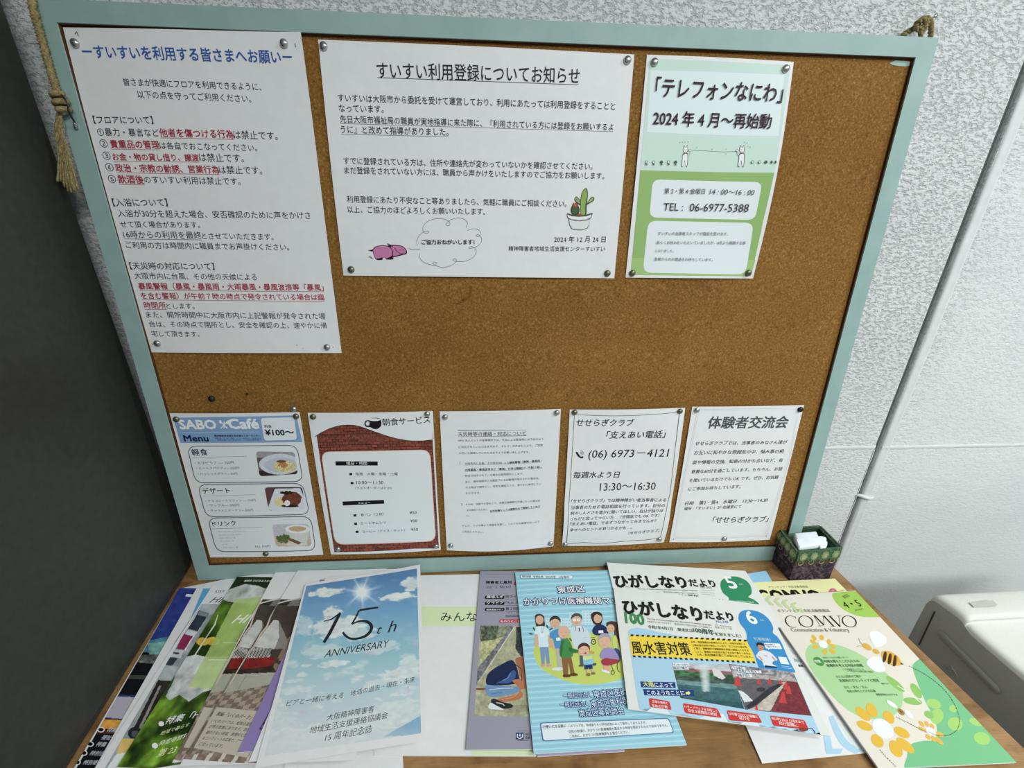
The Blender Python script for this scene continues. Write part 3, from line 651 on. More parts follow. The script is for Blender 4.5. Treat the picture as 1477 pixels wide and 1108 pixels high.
# ------------------------------------------------------------------ white printer on a stand to the right of the table
def printer():
    X = 0.80; x1 = X + 0.42; yb = -0.118; yf = -0.52; zt = 0.031; zb = -0.24
    root = empty('printer', ((X + x1) / 2, -0.32, zb), 'bulky off-white office printer beside the right table edge', 'printer')
    # side profile (y,z): rear cover hump at the back, then the flat top falling gently to the front
    prof = [(yb, zb), (yb, zt - 0.030), (yb - 0.003, zt - 0.006), (yb - 0.012, zt + 0.0), (yb - 0.045, zt + 0.003), (yb - 0.056, zt - 0.001), (yb - 0.068, zt - 0.008), (yb - 0.20, zt - 0.014), (yf + 0.03, zt - 0.020), (yf, zt - 0.045), (yf, zb)]
    # body up to the shoulder
    bm = bmesh.new(); a = [bm.verts.new((X, y, z - (0.012 if z > zt - .03 else 0))) for y, z in prof]; b = [bm.verts.new((x1, y, z - (0.012 if z > zt - .03 else 0))) for y, z in prof]; n = len(prof)
    bm.faces.new(a); bm.faces.new(b[::-1])
    for i in range(n): bm.faces.new((a[i], b[i], b[(i + 1) % n], a[(i + 1) % n]))
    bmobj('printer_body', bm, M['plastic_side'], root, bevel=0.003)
    # top cover, narrower at the top so that its side edge is a soft shoulder
    lid = [(y, z) for y, z in prof if z > zt - .03]; rows = []
    bm = bmesh.new()
    prf = [(0.0, -0.0125), (0.0012, -0.006), (0.0045, -0.0022), (0.010, -0.0004), (0.018, 0.0)]
    xs = [(X + d, dz) for d, dz in prf] + [(x1 - d, dz) for d, dz in prf[::-1]]
    # hump swells towards the middle of the machine
    L = [(yb + 0.0, zt - 0.03)] + spline([np.array(p) for p in lid], 5) + [(yf, zt - 0.06)]
    for y, z in L:
        rw = []
        for x, dz in xs:
            m_ = min(1, (x - X) / 0.10); hump = 0.011 * m_ * max(0.0, 1 - ((y - (yb - 0.025)) / 0.045) ** 2) if y > yb - 0.07 else 0
            rw.append(bm.verts.new((x, y, z + dz + hump)))
        rows.append(rw)
    for i in range(len(rows) - 1):
        for k in range(len(xs) - 1): bm.faces.new((rows[i][k], rows[i][k + 1], rows[i + 1][k + 1], rows[i + 1][k]))
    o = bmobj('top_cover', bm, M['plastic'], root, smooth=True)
    # long recessed hand grip on the left side
    g0 = on_x([(1360, 917)], X)[0]; g1 = on_x([(1434, 992)], X)[0]
    def pill(r0, depth, p, q, m, nm, lab=None, seg=10):
        bm = bmesh.new(); d = np.array([q[1] - p[1], q[2] - p[2]]); L_ = np.linalg.norm(d); d /= L_; nn = np.array([-d[1], d[0]]); out = []
        for c_, s_ in ((p, 1), (q, -1)):
            for t in np.linspace(0, math.pi, seg):
                dd = math.cos(t) * nn * s_ - math.sin(t) * d * s_; out.append((c_[1] + dd[0] * r0, c_[2] + dd[1] * r0))
        cy = np.mean([o_[0] for o_ in out]); cz = np.mean([o_[1] for o_ in out])
        ringA = [bm.verts.new((X - 0.0006, y, z)) for y, z in out]; ringB = [bm.verts.new((X - 0.0006 - depth * .0 + 0.0, y * .985 + cy * .015, z * .9 + cz * .1)) for y, z in out]
        ringC = [bm.verts.new((X - depth, y * .93 + cy * .07, z * .7 + cz * .3)) for y, z in out]; n_ = len(out)
        for i in range(n_):
            j = (i + 1) % n_; bm.faces.new((ringA[i], ringA[j], ringB[j], ringB[i])); bm.faces.new((ringB[i], ringB[j], ringC[j], ringC[i]))
        bm.faces.new(ringC); bmobj(nm, bm, m, root, lab, smooth=True)
    pill(0.0085, 0.0022, g0, g1, M['grip'], 'hand_grip')
    # vertical panel joint near the back edge, vents and small moulded label
    def strip(px, m, nm, off=0.0006, wpx=1.2, onx=True):
        P = [on_x([p], X - off)[0] for p in px]; V = []
        bm = bmesh.new(); f = [bm.verts.new(p) for p in P]; g = [bm.verts.new(p + np.array([off + .0005, 0, 0])) for p in P]; bm.faces.new(f)
        for i in range(len(P)): bm.faces.new((f[i], g[i], g[(i + 1) % len(P)], f[(i + 1) % len(P)]))
        bmobj(nm, bm, m, root)
    strip([(1347, 882), (1349.2, 882.5), (1326, 931), (1324, 930.5)], M['groove'], 'panel_joint')
    for i in range(5): strip([(1360 + i * 2.6, 958 + i * 0.6), (1361.2 + i * 2.6, 958 + i * 0.6), (1370.5 + i * 2.6, 974 + i * .6), (1369.3 + i * 2.6, 974 + i * .6)], M['plastic_side'], 'vent_rib', .001)
    def tz(px): 
        p = on_table([px], zt + 0.0)[0]; return p
    # flush label plate on the rear hump
    def surf(x, y):
        ys = [p_[0] for p_ in L][::-1]; zs = [p_[1] for p_ in L][::-1]; m_ = min(1, (x - X) / 0.10)
        return float(np.interp(y, ys, zs)) + (0.011 * m_ * max(0.0, 1 - ((y - (yb - 0.025)) / 0.045) ** 2) if y > yb - 0.07 else 0)
    P = [on_table([q], zt + .008)[0] for q in [(1399, 869), (1431, 868), (1437, 874), (1405, 875)]]
    bm = bmesh.new(); f = [bm.verts.new((p[0], p[1], surf(p[0], p[1]) + .0012)) for p in P]; g = [bm.verts.new((p[0], p[1], surf(p[0], p[1]) - .002)) for p in P]; bm.faces.new(f)
    for i in range(4): bm.faces.new((f[i], g[i], g[(i + 1) % 4], f[(i + 1) % 4]))
    bmobj('label_plate', bm, M['plastic_side'], root)
    # scanner lid button outline at the right
    c = on_table([(1478, 896)], zt - .012)[0]; pts = [c + np.array([0.024 * math.cos(a) * (1.2 if math.cos(a) > 0 else .8), 0.016 * math.sin(a), 0.0018]) for a in np.linspace(0, 2 * math.pi, 33)]
    V, F = tube(pts, .0011, 6); link('dial_ring', mesh('dial_ring', V, F, True), M['groove'], root)
    bm = bmesh.new(); f = [bm.verts.new(p + np.array([0, 0, .0004])) for p in pts[:-1]]; g = [bm.verts.new(p - np.array([0, 0, .006])) for p in pts[:-1]]; bm.faces.new(f)
    for i in range(32): bm.faces.new((f[i], g[i], g[(i + 1) % 32], f[(i + 1) % 32]))
    bmobj('dial', bm, M['plastic'], root)
    st = empty('printer_stand', ((X + x1) / 2, -0.32, -0.72), 'low grey stand carrying the white printer', 'stand')
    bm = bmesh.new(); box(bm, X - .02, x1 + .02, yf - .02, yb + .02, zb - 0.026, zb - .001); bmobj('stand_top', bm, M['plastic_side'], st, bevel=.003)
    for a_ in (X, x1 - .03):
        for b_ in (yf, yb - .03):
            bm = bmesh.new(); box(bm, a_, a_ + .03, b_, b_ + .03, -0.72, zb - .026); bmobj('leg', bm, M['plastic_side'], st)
M['grip'] = mat_speckle('recessed_grey_plastic', lin('#a9a8a1'), lin('#afaea7'), 400, 0.5)
printer()

# ------------------------------------------------------------------ notices pinned to the cork
K = '#33343a'
def notice(name, label, cat, px, bend=(0.002, 0.002, 0.002, 0.002), corner=(0, 0, 0, 0), extra=None, group=None):
    return Sheet(name, label, cat, on_board(px, 0.0012), BN, 0.00022, M['paper'], bend=bend, corner=corner, extra=extra, group=group)

# 1 large house-rules notice
RED = '#b02c46'; BLUE = '#3159a8'
s1 = notice('notice', 'largest portrait notice with a blue heading and red underlined rules', 'notice', [(90.7, 39.5), (436.7, 49.6), (492.8, 509.2), (214, 508.3)], (.003, .002, .003, .002), (0, .006, 0, 0))
s1.step = 1.4e-5; s1.z = (80, 30, 3.462)
s1.t('ーすいすいを利用する皆さまへお願いー', 143, 187, 1185, 216, BLUE, b=.022, sy=1.06)
s1.t('皆さまが快適にフロアを利用できるように、', 345, 324, 1030, 350, K); s1.t('以下の点を守ってご利用ください。', 415, 387, 980, 409, K)
s1.t('【フロアについて】', 195, 514, 492, 516, K, b=.006)
s1.t('①暴力・暴言など', 215, 575, 522, 579, K); s1.t('他者を傷つける行為', 525, 580, 892, 588, RED, b=.022, ul=True); s1.t('は禁止です。', 894, 590, 1112, 597, K)
s1.t('②', 228, 633, 266, 633, K); s1.t('貴重品の管理', 280, 636, 524, 640, RED, b=.022, ul=True); s1.t('は各自でおこなってください。', 526, 641, 1010, 653, K)
s1.t('③', 243, 694, 281, 694, K); s1.t('お金・物の貸し借り、譲渡', 291, 697, 719, 702, RED, b=.022, ul=True); s1.t('は禁止です。', 722, 703, 944, 708, K)
s1.t('④', 257, 752, 296, 752, K); s1.t('政治・宗教の勧誘、営業行為', 305, 754, 820, 763, RED, b=.022, ul=True); s1.t('は禁止です。', 821, 764, 1035, 768, K)
s1.t('⑤', 270, 810, 308, 810, K); s1.t('飲酒後', 318, 811, 446, 815, RED, b=.022, ul=True); s1.t('のすいすい利用は禁止です。', 448, 812, 927, 821, K)
s1.ln([(98, 68), (106, 54), (112, 66), (116, 78)], 3.4, '#2a2a2c'); s1.ln([(1196, 112), (1200, 132)], 3.5, '#303035')  # pinholes beside the tacks, their shadows painted in with dark strokes
s1.z = (100, 270, 3.462)
s1.t('【入浴について】', 222, 96, 495, 96, K, b=.006); s1.t('入浴が30分を超えた場合、安否確認のために声をかけさ', 247, 149, 1207, 160, K)
s1.t('せて頂く場合があります。', 260, 202, 655, 205, K); s1.t('16時からの利用を最終', 275, 254, 663, 259, K, ul=True); s1.t('とさせていただきます。', 666, 259, 1022, 264, K)
s1.t('ご利用の方は時間内に職員までお声掛けください。', 287, 306, 1100, 317, K)
s1.t('【天災時の対応について】', 307, 411, 728, 414, K, b=.006); s1.t('大阪市内に台風、その他の天候による', 330, 459, 940, 466, K)
s1.t('暴風警報（暴風・暴風雨・大雨暴風・暴風波浪等「暴風」', 350, 511, 1272, 518, RED, b=.022, ul=True)
s1.t('を含む警報）が午前７時の時点で発令されている場合は臨', 363, 558, 1275, 566, RED, b=.014, ul=True)
s1.t('時閉所', 378, 606, 486, 607, RED, b=.014, ul=True); s1.t('とします。', 488, 607, 628, 608, K)
s1.t('また、開所時間中に大阪市内に上記警報が発令された場', 388, 652, 1281, 660, K); s1.t('合は、その時点で閉所とし、安全を確認の上、速やかに帰', 402, 699, 1288, 706, K); s1.t('宅して頂きます。', 415, 745, 652, 748, K)
s1.ln([(415, 782), (418, 786)], 4, K); s1.ln([(1315, 797), (1318, 800)], 4, K); s1.ln([(1134, 790), (1140, 788)], 3, '#7a7a80'); s1.ln([(1165, 802), (1167, 806)], 3, '#7a7a80')

# 2 landscape registration notice
s2 = notice('notice', 'wide landscape notice with a pink hippo and a potted cactus drawing', 'notice', [(458.8, 57.1), (915, 78.6), (886, 401.5), (495.5, 397.5)], (.002, .002, .003, .003))
s2.step = 1.2e-5; s2.z = (450, 50, 3.0787); k2 = '#26272b'
s2.t('すいすい利用登録についてお知らせ', 292, 196, 1187, 220, k2, b=.004, sy=1.18); s2.ln([(290, 191), (1185, 223)], 2.6, k2)
s2.t('すいすいは大阪市から委託を受けて運営しており、利用にあたっては利用登録をすることと', 118, 298, 1345, 335, k2, sy=1.06); s2.t('なっています。', 122, 343, 320, 348, k2, sy=1.06)
s2.t('先日大阪市福祉局の職員が実地指導に来た際に、『利用されている方には登録をお願いするよ', 127, 391, 1337, 427, k2, sy=1.06, ul=True)
s2.t('うに』と改めて指導がありました。', 130, 438, 607, 450, k2, sy=1.06, ul=True)
s2.t('すでに登録されている方は、住所や連絡先が変わっていないかを確認させてください。', 143, 576, 1245, 601, k2, sy=1.06); s2.t('まだ登録をされていない方には、職員から声かけをいたしますのでご協力をお願いします。', 146, 618, 1297, 643, k2, sy=1.06)
s2.t('利用登録にあたり不安なこと等ありましたら、気軽に職員にご相談ください。', 157, 746, 1130, 766, k2, sy=1.06); s2.t('以上、ご協力のほどよろしくお願いいたします。', 160, 791, 770, 801, k2, sy=1.06)
s2.t('2024 年 12 月 24 日', 1075, 923, 1303, 923, k2); s2.t('精神障害者地域生活支援センターすいすい', 873, 961, 1300, 963, k2); s2.t('ご協力おねがいします！', 488, 932, 722, 932, '#111', b=.03, sy=.95)
s2.z = (500, 310, 6.714)      # hippo and cloud
H = '#2a1226'
s2.sm([(252, 345), (268, 315), (310, 298), (390, 298), (440, 330), (450, 375), (440, 405), (455, 430), (385, 432), (375, 415), (350, 418), (345, 436), (288, 434), (265, 395)], H)
s2.sm([(258, 347), (275, 320), (312, 304), (388, 304), (434, 332), (444, 375), (430, 400), (390, 420), (345, 412), (290, 425), (270, 395)], '#c97aa8')
s2.sm([(400, 300), (440, 290), (520, 296), (560, 315), (584, 350), (580, 378), (545, 388), (510, 398), (440, 412), (450, 370), (425, 325)], H)
s2.sm([(425, 310), (450, 300), (520, 303), (555, 320), (575, 350), (570, 370), (540, 378), (490, 392), (452, 400), (452, 355)], '#c977a6')
s2.ln([(465, 318), (490, 355), (530, 376), (548, 375)], 5, H, curve=4); s2.ln([(395, 278), (405, 298), (440, 312), (452, 298), (420, 290), (395, 278)], 6, H); s2.pg([(205, 345), (255, 335), (250, 356)], H)
s2.ln([(210, 405), (258, 428)], 4, H); s2.ln([(222, 396), (248, 418)], 4, H); s2.ln([(515, 338), (530, 334)], 3, H); s2.ln([(540, 330), (553, 338)], 3, H); s2.ln([(300, 420), (300, 430)], 4, H); s2.ln([(410, 415), (412, 428)], 4, H)
G = '#55595c'
s2.ln([(600, 322), (630, 336), (670, 338), (712, 332)], 3.6, G, curve=4)
for p in ([(686, 300), (680, 260), (700, 205), (740, 170), (785, 158), (796, 168), (770, 180), (745, 165), (740, 120), (775, 70), (850, 40), (930, 38), (985, 60), (1003, 88), (985, 104), (962, 95), (975, 72), (1020, 42), (1090, 30), (1150, 48), (1172, 85), (1155, 125)],
          [(1165, 152), (1215, 135), (1270, 140), (1295, 170), (1285, 205), (1265, 210), (1252, 200), (1275, 192), (1305, 220), (1305, 260), (1270, 300), (1225, 318), (1195, 326), (1184, 316), (1210, 306), (1245, 325), (1255, 365), (1220, 415), (1150, 448), (1090, 453), (1050, 448), (1030, 435), (1045, 422), (1064, 434), (1050, 465), (1000, 495), (930, 508), (870, 492), (835, 470), (850, 456), (872, 466), (855, 486), (800, 480), (735, 450), (705, 405), (702, 368)]):
    s2.ln(p, 3.2, G, curve=4)
s2.z = (800, 260, 13.85)      # cactus pot
D = '#3c4a34'
s2.sm([(320, 600), (340, 520), (400, 480), (470, 510), (500, 600), (470, 680), (400, 700), (340, 670)], '#33452f'); s2.sm([(345, 600), (370, 530), (430, 520), (470, 600), (440, 660), (380, 670)], '#45613a')
s2.pg([(345, 530), (355, 480), (375, 445), (395, 470), (430, 440), (455, 470), (475, 520), (430, 545), (390, 530)], '#8a4a2c'); s2.pg([(380, 500), (400, 470), (430, 480), (440, 515), (410, 530)], '#c2673a')
s2.sm([(395, 375), (430, 325), (480, 360), (520, 430), (520, 500), (470, 480), (410, 420)], D); s2.sm([(408, 375), (435, 340), (472, 368), (505, 430), (505, 470), (465, 450), (420, 405)], '#8fa86c')
s2.sm([(645, 480), (680, 400), (740, 335), (790, 350), (780, 410), (710, 455), (650, 492)], D); s2.sm([(660, 445), (700, 390), (745, 350), (775, 362), (762, 400), (700, 440)], '#94ac72')
s2.sm([(515, 400), (545, 250), (610, 160), (655, 200), (662, 330), (640, 500), (628, 690), (530, 690), (515, 540)], D); s2.sm([(524, 400), (552, 260), (612, 175), (640, 230), (645, 330), (610, 500), (602, 685), (530, 680), (524, 540)], '#8bab52')
s2.sm([(250, 660), (400, 700), (500, 700), (620, 690), (745, 655), (740, 700), (620, 720), (480, 735), (330, 715)], '#4a3a2a'); s2.pg([(440, 690), (500, 660), (560, 700), (500, 715)], '#9a5230')
s2.pg([(240, 670), (330, 705), (480, 722), (640, 708), (748, 665), (738, 740), (700, 785), (690, 900), (655, 965), (540, 1000), (400, 995), (330, 970), (290, 880), (275, 780), (248, 735)], '#6c7072')
s2.pg([(256, 690), (330, 720), (480, 736), (640, 722), (730, 685), (722, 738), (640, 782), (480, 798), (330, 778), (262, 735)], '#e6e7e5'); s2.pg([(288, 785), (400, 815), (520, 820), (640, 805), (700, 785), (682, 890), (645, 955), (540, 985), (400, 980), (345, 960), (305, 880)], '#dcdedd')

# 3 telephone poster
s3 = notice('poster', 'pale green portrait poster about a phone line with two rounded white boxes', 'poster', [(933.2, 78.8), (1145, 89.2), (1086, 401.8), (902.3, 400.5)], (.002, .010, .003, .002))
s3.z = (890, 60, 3.0778); s3.step = 2e-5; s3.sub = 0.004
s3.pg([(146, 76), (768, 106), (736, 350), (699, 583), (102, 573)], '#c7dfd4'); s3.pg([(150, 127), (742, 147), (716, 420), (134, 402)], '#dbeaec')
s3.pg([(103, 571), (698, 582), (650, 790), (594, 1042), (60, 1036)], '#8fb565'); s3.pg([(66, 960), (614, 970), (594, 1042), (60, 1036)], '#9fc274')
s3.rr([(158, 612), (645, 624), (612, 792), (143, 781)], 34, '#dfe6ea'); s3.rr([(138, 795), (607, 805), (570, 1034), (114, 1026)], 38, '#dfe6ea')
s3.t('「テレフォンなにわ」', 166, 248, 727, 274, '#3a1f2c', b=.020, sy=1.22); s3.t('2024 年 4 月～再始動', 157, 373, 678, 388, '#3a1f2c', b=.022, sy=1.08)
s3.t('第 2・第 4 金曜日', 208, 676, 387, 678, '#4a4448', b=.004); s3.t('14 : 00～16 : 00', 408, 679, 605, 683, '#4a4448', sh=.12); s3.t('TEL :', 203, 751, 290, 752, '#3c383c'); s3.t('06-6977-5388', 319, 754, 579, 758, '#3c383c')
for l, a, y, b_, y2 in (('すいすいの当事者スタッフが電話を受けます。', 180, 860, 490, 862), ('長らくお休みをいただいていましたが、4月より再開する事', 173, 900, 567, 902), ('となりました。', 168, 935, 250, 936), ('皆様からのお電話をお待ちしています。', 165, 973, 422, 976)): s3.t(l, a, y, b_, y2, '#5a4a50')
s3.z = (900, 190, 5.037); g3 = '#4c5450'
s3.ln([(480, 135), (560, 138), (640, 143), (720, 147), (815, 145)], 2.6, g3, curve=3)
for cx, d in ((445, 1), (855, -1)):
    s3.sm([(cx - 20, 165), (cx + 18, 160), (cx + 16, 240), (cx + 4, 258), (cx - 6, 215), (cx - 18, 256), (cx - 30, 250), (cx - 24, 200)], g3); s3.sm([(cx - 16, 169), (cx + 14, 165), (cx + 12, 238), (cx + 3, 252), (cx - 5, 208), (cx - 17, 250), (cx - 25, 247), (cx - 20, 200)], '#e8efec')
    s3.sm([(cx - 18, 130), (cx - 14, 112), (cx - 10, 98), (cx - 2, 112), (cx + 6, 112), (cx + 15, 97), (cx + 18, 118), (cx + 20, 140), (cx + 6, 156), (cx - 12, 152)], g3); s3.sm([(cx - 15, 130), (cx - 11, 116), (cx - 9, 104), (cx - 3, 115), (cx + 7, 115), (cx + 14, 103), (cx + 15, 120), (cx + 16, 140), (cx + 5, 152), (cx - 10, 148)], '#e8efec')
    s3.ln([(cx - 7, 128), (cx - 3, 134)], 2, g3); s3.ln([(cx + 9, 128), (cx + 5, 134)], 2, g3); s3.ln([(cx - 4, 142), (cx + 5, 142)], 1.6, g3)
    s3.ln([(cx + 14 * d, 175), (cx + 30 * d, 168), (cx + 34 * d, 146)], 5, g3); s3.ln([(cx + 14 * d, 175), (cx + 30 * d, 168), (cx + 34 * d, 146)], 2.6, '#e8efec'); s3.el(cx + 34 * d, 138, 10, 9, g3); s3.el(cx + 34 * d, 138, 7.5, 6.5, '#e8efec')
    s3.ln([(cx - 19, 160), (cx + 18, 158)], 3, g3)
for x, y in ((405, 80), (425, 78), (443, 76), (465, 74), (875, 78), (893, 84), (898, 106), (916, 112), (527, 115), (640, 128), (740, 126), (738, 165)): s3.ln([(x - 4, y - 4), (x + 1, y + 1), (x - 2, y + 5)], 2, g3)
for i, x in enumerate((162, 214, 271, 322, 373, 931, 982, 1028, 1069, 1097)):
    s3.el(x, 222, 11 if i < 8 else 7, 11, g3, n=12)
    if i in (0, 1, 3, 5, 6): s3.el(x, 222, 8, 8, '#cfe2da', n=12)
    if i < 5: s3.ln([(x, 230), (x, 246)], 3, g3); s3.el(x, 240, 9, 3, g3, n=8)

# 4 cafe menu
s4 = notice('menu_sheet', 'blue headed cafe menu with three rounded boxes and food photos', 'menu', [(244.6, 596.2), (432, 594.5), (466.4, 800.4), (303.3, 804.2)], (.003, .001, .002, .001))
s4.z = (240, 580, 4.818); NV = '#2b3358'; s4.step = 8e-6
s4.pg([(48, 109), (400, 103), (903, 92), (945, 278), (98, 284)], '#7ea2cc'); s4.rr([(655, 111), (888, 106), (908, 262), (682, 268)], 22, '#dfe3ea')
s4.t('SABO', 100, 187, 352, 186, '#f2f5f8', b=.045, sy=.95); s4.t('Café', 441, 184, 645, 183, '#f2f5f8', b=.045, sy=.95)
for x0, x1 in ((378, 424), (402, 400), (424, 378)): s4.ln([(x0, 135), (x1, 183)], 7, '#f2f5f8')
s4.el(376, 138, 9, 13, '#f2f5f8', -20); s4.el(426, 140, 9, 14, '#f2f5f8', 20); s4.dots(112, 211, 645, 207, 60, 3.2, '#f2f5f8')
s4.t('Menu', 128, 272, 296, 272, '#16214a', b=.04, sy=.85); s4.t('精神障害者地域生活支援センターすいすい', 336, 241, 655, 240, '#16214a', b=.03); s4.t('営業時間　火・金・土曜日　メニューは変わることがあります', 340, 256, 660, 256, '#2c3c66'); s4.t('・お持ち帰りはできません　ご注文は受付まで', 346, 270, 662, 268, '#2c3c66')
s4.t('料金', 683, 179, 734, 179, '#1c2238', b=.015); s4.t('¥100～', 692, 231, 889, 230, '#12182e', b=.04, sy=.95)
for q, tt, tx, dl, rows, ph in (([(145, 307), (908, 300), (950, 552), (203, 562)], '軽食', (183, 372, 293, 370), (183, 386, 562, 376), (('・えびピラフ ---- 250円', 200, 434, 472, 430), ('・ミートスパゲティ---250円', 212, 470, 508, 467), ('・ハッシュドポテト---50円', 222, 508, 497, 506)), 0),
                            ([(218, 574), (948, 564), (997, 780), (276, 799)], 'デザート', (256, 636, 446, 632), (260, 654, 622, 643), (('・チョコレートマフィン --- 150円', 275, 695, 622, 690), ('・ワッフル--- 200円', 285, 728, 508, 725), ('・キャラメルドーナツ---200円', 295, 763, 605, 759)), 0),
                            ([(288, 806), (1003, 795), (1040, 1032), (348, 1040)], 'ドリンク', (325, 862, 488, 856), (320, 881, 672, 871), (('・ホットコーヒー／アイスコーヒー', 355, 906, 560, 901), ('・ホットティー／アイスティー', 360, 930, 535, 924), ('・オレンジジュース', 365, 950, 480, 947), ('・りんごジュース', 370, 973, 470, 970), ('・コーラ', 380, 995, 425, 993), ('・カルピスソーダ　白', 385, 1016, 500, 1014), ('ALL 100円', 617, 1012, 725, 1009)), 0)):
    s4.rr(q, 62, '#3c4268', w=4.6); s4.rr([(p[0] + (6 if i in (0, 3) else -6), p[1] + (6 if i < 2 else -6)) for i, p in enumerate(q)], 58, '#e0e4e6')
    s4.t(tt, *tx, c='#1e264a', b=.02); s4.dots(*dl, 62, 3.4, '#30385c')
    for r in rows: s4.t(r[0].replace('カルピスソーダ　白', 'クリームソーダ'), *r[1:], c='#50566a')
def plate(kind):
    def f(X, Y):
        n = fbm(X / 18, Y / 18, 3, 2); n2 = fbm(X / 5, Y / 5, 3, 4); C = np.zeros((len(X), 3))
        def put(m, c, w=.25): C[m] = (np.array([int(c[i:i + 2], 16) for i in (1, 3, 5)]) / 255 * (1 - w / 2 + w * n2[m][:, None]))
        a = np.ones(X.shape, bool)
        if kind == 0:
            put(a, '#6a5a60', .3); put(Y > 480 - (X - 650) * .1, '#3a2c2c'); put(Y < 385, '#a29aa0'); put((X - 790) ** 2 / 145 ** 2 + (Y - 432) ** 2 / 72 ** 2 < 1, '#cfd3e2', .1); put((X - 800) ** 2 / 118 ** 2 + (Y - 438) ** 2 / 52 ** 2 < 1, '#bfc3d2', .1)
            put((X - 822) ** 2 / 78 ** 2 + (Y - 448) ** 2 / 42 ** 2 < .75 + n * .5, '#d6c890', .5); put((X - 815) ** 2 / 40 ** 2 + (Y - 435) ** 2 / 26 ** 2 < n * 1.3, '#c07a48', .5); put((X - 800) ** 2 / 34 ** 2 + (Y - 412) ** 2 / 9 ** 2 < 1, '#6a5238')
        elif kind == 1:
            put(a, '#4a3230', .5); put(X < 740, '#6a4646'); put(inpoly(X, Y, [(705, 740), (755, 600), (930, 598), (975, 700), (960, 750), (740, 758)]), '#dadce4', .08)
            put((X - 795) ** 2 / 45 ** 2 + (Y - 692) ** 2 / 33 ** 2 < 1, '#e2d49c', .25); put((X - 872) ** 2 / 66 ** 2 + (Y - 672) ** 2 / 52 ** 2 < .7 + n * .6, '#74402e', .7); put((X - 835) ** 2 / 50 ** 2 + (Y - 630) ** 2 / 16 ** 2 < n * 1.6, '#33211c'); put((X - 860) ** 2 / 62 ** 2 + (Y - 722) ** 2 / 9 ** 2 < 1, '#2c1c18'); put((X - 840) ** 2 / 20 ** 2 + (Y - 702) ** 2 / 20 ** 2 < 1, '#f0f0f0')
        else:
            put(a, '#c4c2cc', .15); put(Y > 930, '#c8b4a0', .3); put(inpoly(X, Y, [(825, 890), (995, 885), (975, 985), (870, 985)]), '#d4d2cc', .1); put((X - 912) ** 2 / 85 ** 2 + (Y - 882) ** 2 / 30 ** 2 < 1, '#e8e8ec', .05); put((X - 912) ** 2 / 60 ** 2 + (Y - 880) ** 2 / 18 ** 2 < 1, '#c8a878', .25); put((X - 900) ** 2 / 80 ** 2 + (Y - 985) ** 2 / 16 ** 2 < 1, '#d8cfc8', .1)
            put((X - 815) ** 2 / 60 ** 2 + (Y - 950) ** 2 / 42 ** 2 < n * 1.1, '#5a6a3c', .9); put(inpoly(X, Y, [(850, 940), (940, 975), (920, 990), (850, 960)]), '#7a5638')
        return C
    return f
for kind, q in enumerate(([(622, 343), (890, 346), (915, 500), (648, 516)], [(682, 592), (945, 590), (968, 748), (712, 755)], [(735, 850), (990, 845), (1010, 1000), (762, 1003)])):
    s4.pic(q, plate(kind), .0007)
    for i in range(4):   # rounded photo corners
        p, a, b_ = [np.array(q[j % 4], float) for j in (i, i + 1, i + 3)]; a = (a - p) / np.linalg.norm(a - p) * 24; b_ = (b_ - p) / np.linalg.norm(b_ - p) * 24
        arc = [tuple((p + a) * (1 - t) ** 2 + 2 * p * t * (1 - t) + (p + b_) * t * t) for t in np.linspace(0, 1, 6)]; o = (a + b_) / 24 * -1.5
        s4.pg([tuple(p + o)] + [tuple(p + a + o * .6)] + arc + [tuple(p + b_ + o * .6)], '#e0e4e6')

# 5 breakfast service
s5 = notice('menu_sheet', 'breakfast sheet with a printed red brick border and a black cup', 'menu', [(443.7, 595.6), (624.3, 593), (635.7, 793.3), (477.4, 800)], (.003, .003, .003, .002))
s5.step = 1.4e-5; s5.z = (440, 580, 4.819)
wave = [(68, 240), (110, 215), (160, 189), (205, 173), (250, 163), (300, 159), (340, 161), (385, 171), (430, 187), (480, 205), (540, 226), (590, 242), (640, 255), (700, 266), (750, 271), (820, 270), (887, 262)]
def bricks(X, Y):
    gx = X - (Y - 160) * .13; row = np.floor((Y - 150 + X * .01) / 18.5).astype(int); off = (row % 2) * 22; fx = ((gx + off) / 44) % 1; fy = ((Y - 150 + X * .01) / 18.5) % 1; bi = np.floor((gx + off) / 44).astype(int)
    r = vn(bi * 7.31, row * 3.17, 3); n = fbm(X / 7, Y / 5, 3, 1); C = np.stack([.38 + .20 * r + .1 * n, .19 + .1 * r + .06 * n, .15 + .07 * r + .05 * n], 1) * (0.8 + .35 * n)[:, None]
    C[(fy < .14) | (fx < .06)] *= .45; return C
s5.pic([(70, 158), (887, 150), (932, 1018), (205, 1046)], bricks, .0009)
s5.pg([(60, 130), (895, 128)] + wave[::-1], '#dfe4e6'); s5.ln(wave, 4.5, '#3a2420')
s5.pg([(40, 155), (75, 155), (68, 240), (205, 1046), (190, 1046), (55, 240)], '#dfe4e6'); s5.pg([(887, 255), (910, 255), (950, 1020), (931, 1020)], '#dfe4e6'); s5.pg([(205, 1044), (400, 1040), (620, 1030), (760, 1019), (932, 1017), (935, 1050), (200, 1070)], '#dfe4e6')
s5.rr([(110, 345), (870, 330), (912, 968), (208, 992)], 62, '#e9b9b0'); s5.rr([(114, 350), (866, 336), (907, 963), (212, 987)], 58, '#e1e6e7')
s5.sm([(412, 150), (425, 128), (448, 125), (470, 110), (515, 112), (530, 135), (528, 165), (505, 186), (475, 186), (455, 175), (425, 172)], '#16171b'); s5.sm([(422, 150), (430, 136), (446, 136), (446, 160), (430, 162)], '#dfe4e6'); s5.sm([(450, 118), (485, 112), (520, 118), (518, 127), (485, 132), (452, 128)], '#e8ecee')
s5.t('朝食サービス', 541, 166, 872, 146, '#222327', b=.008, sy=1.05)
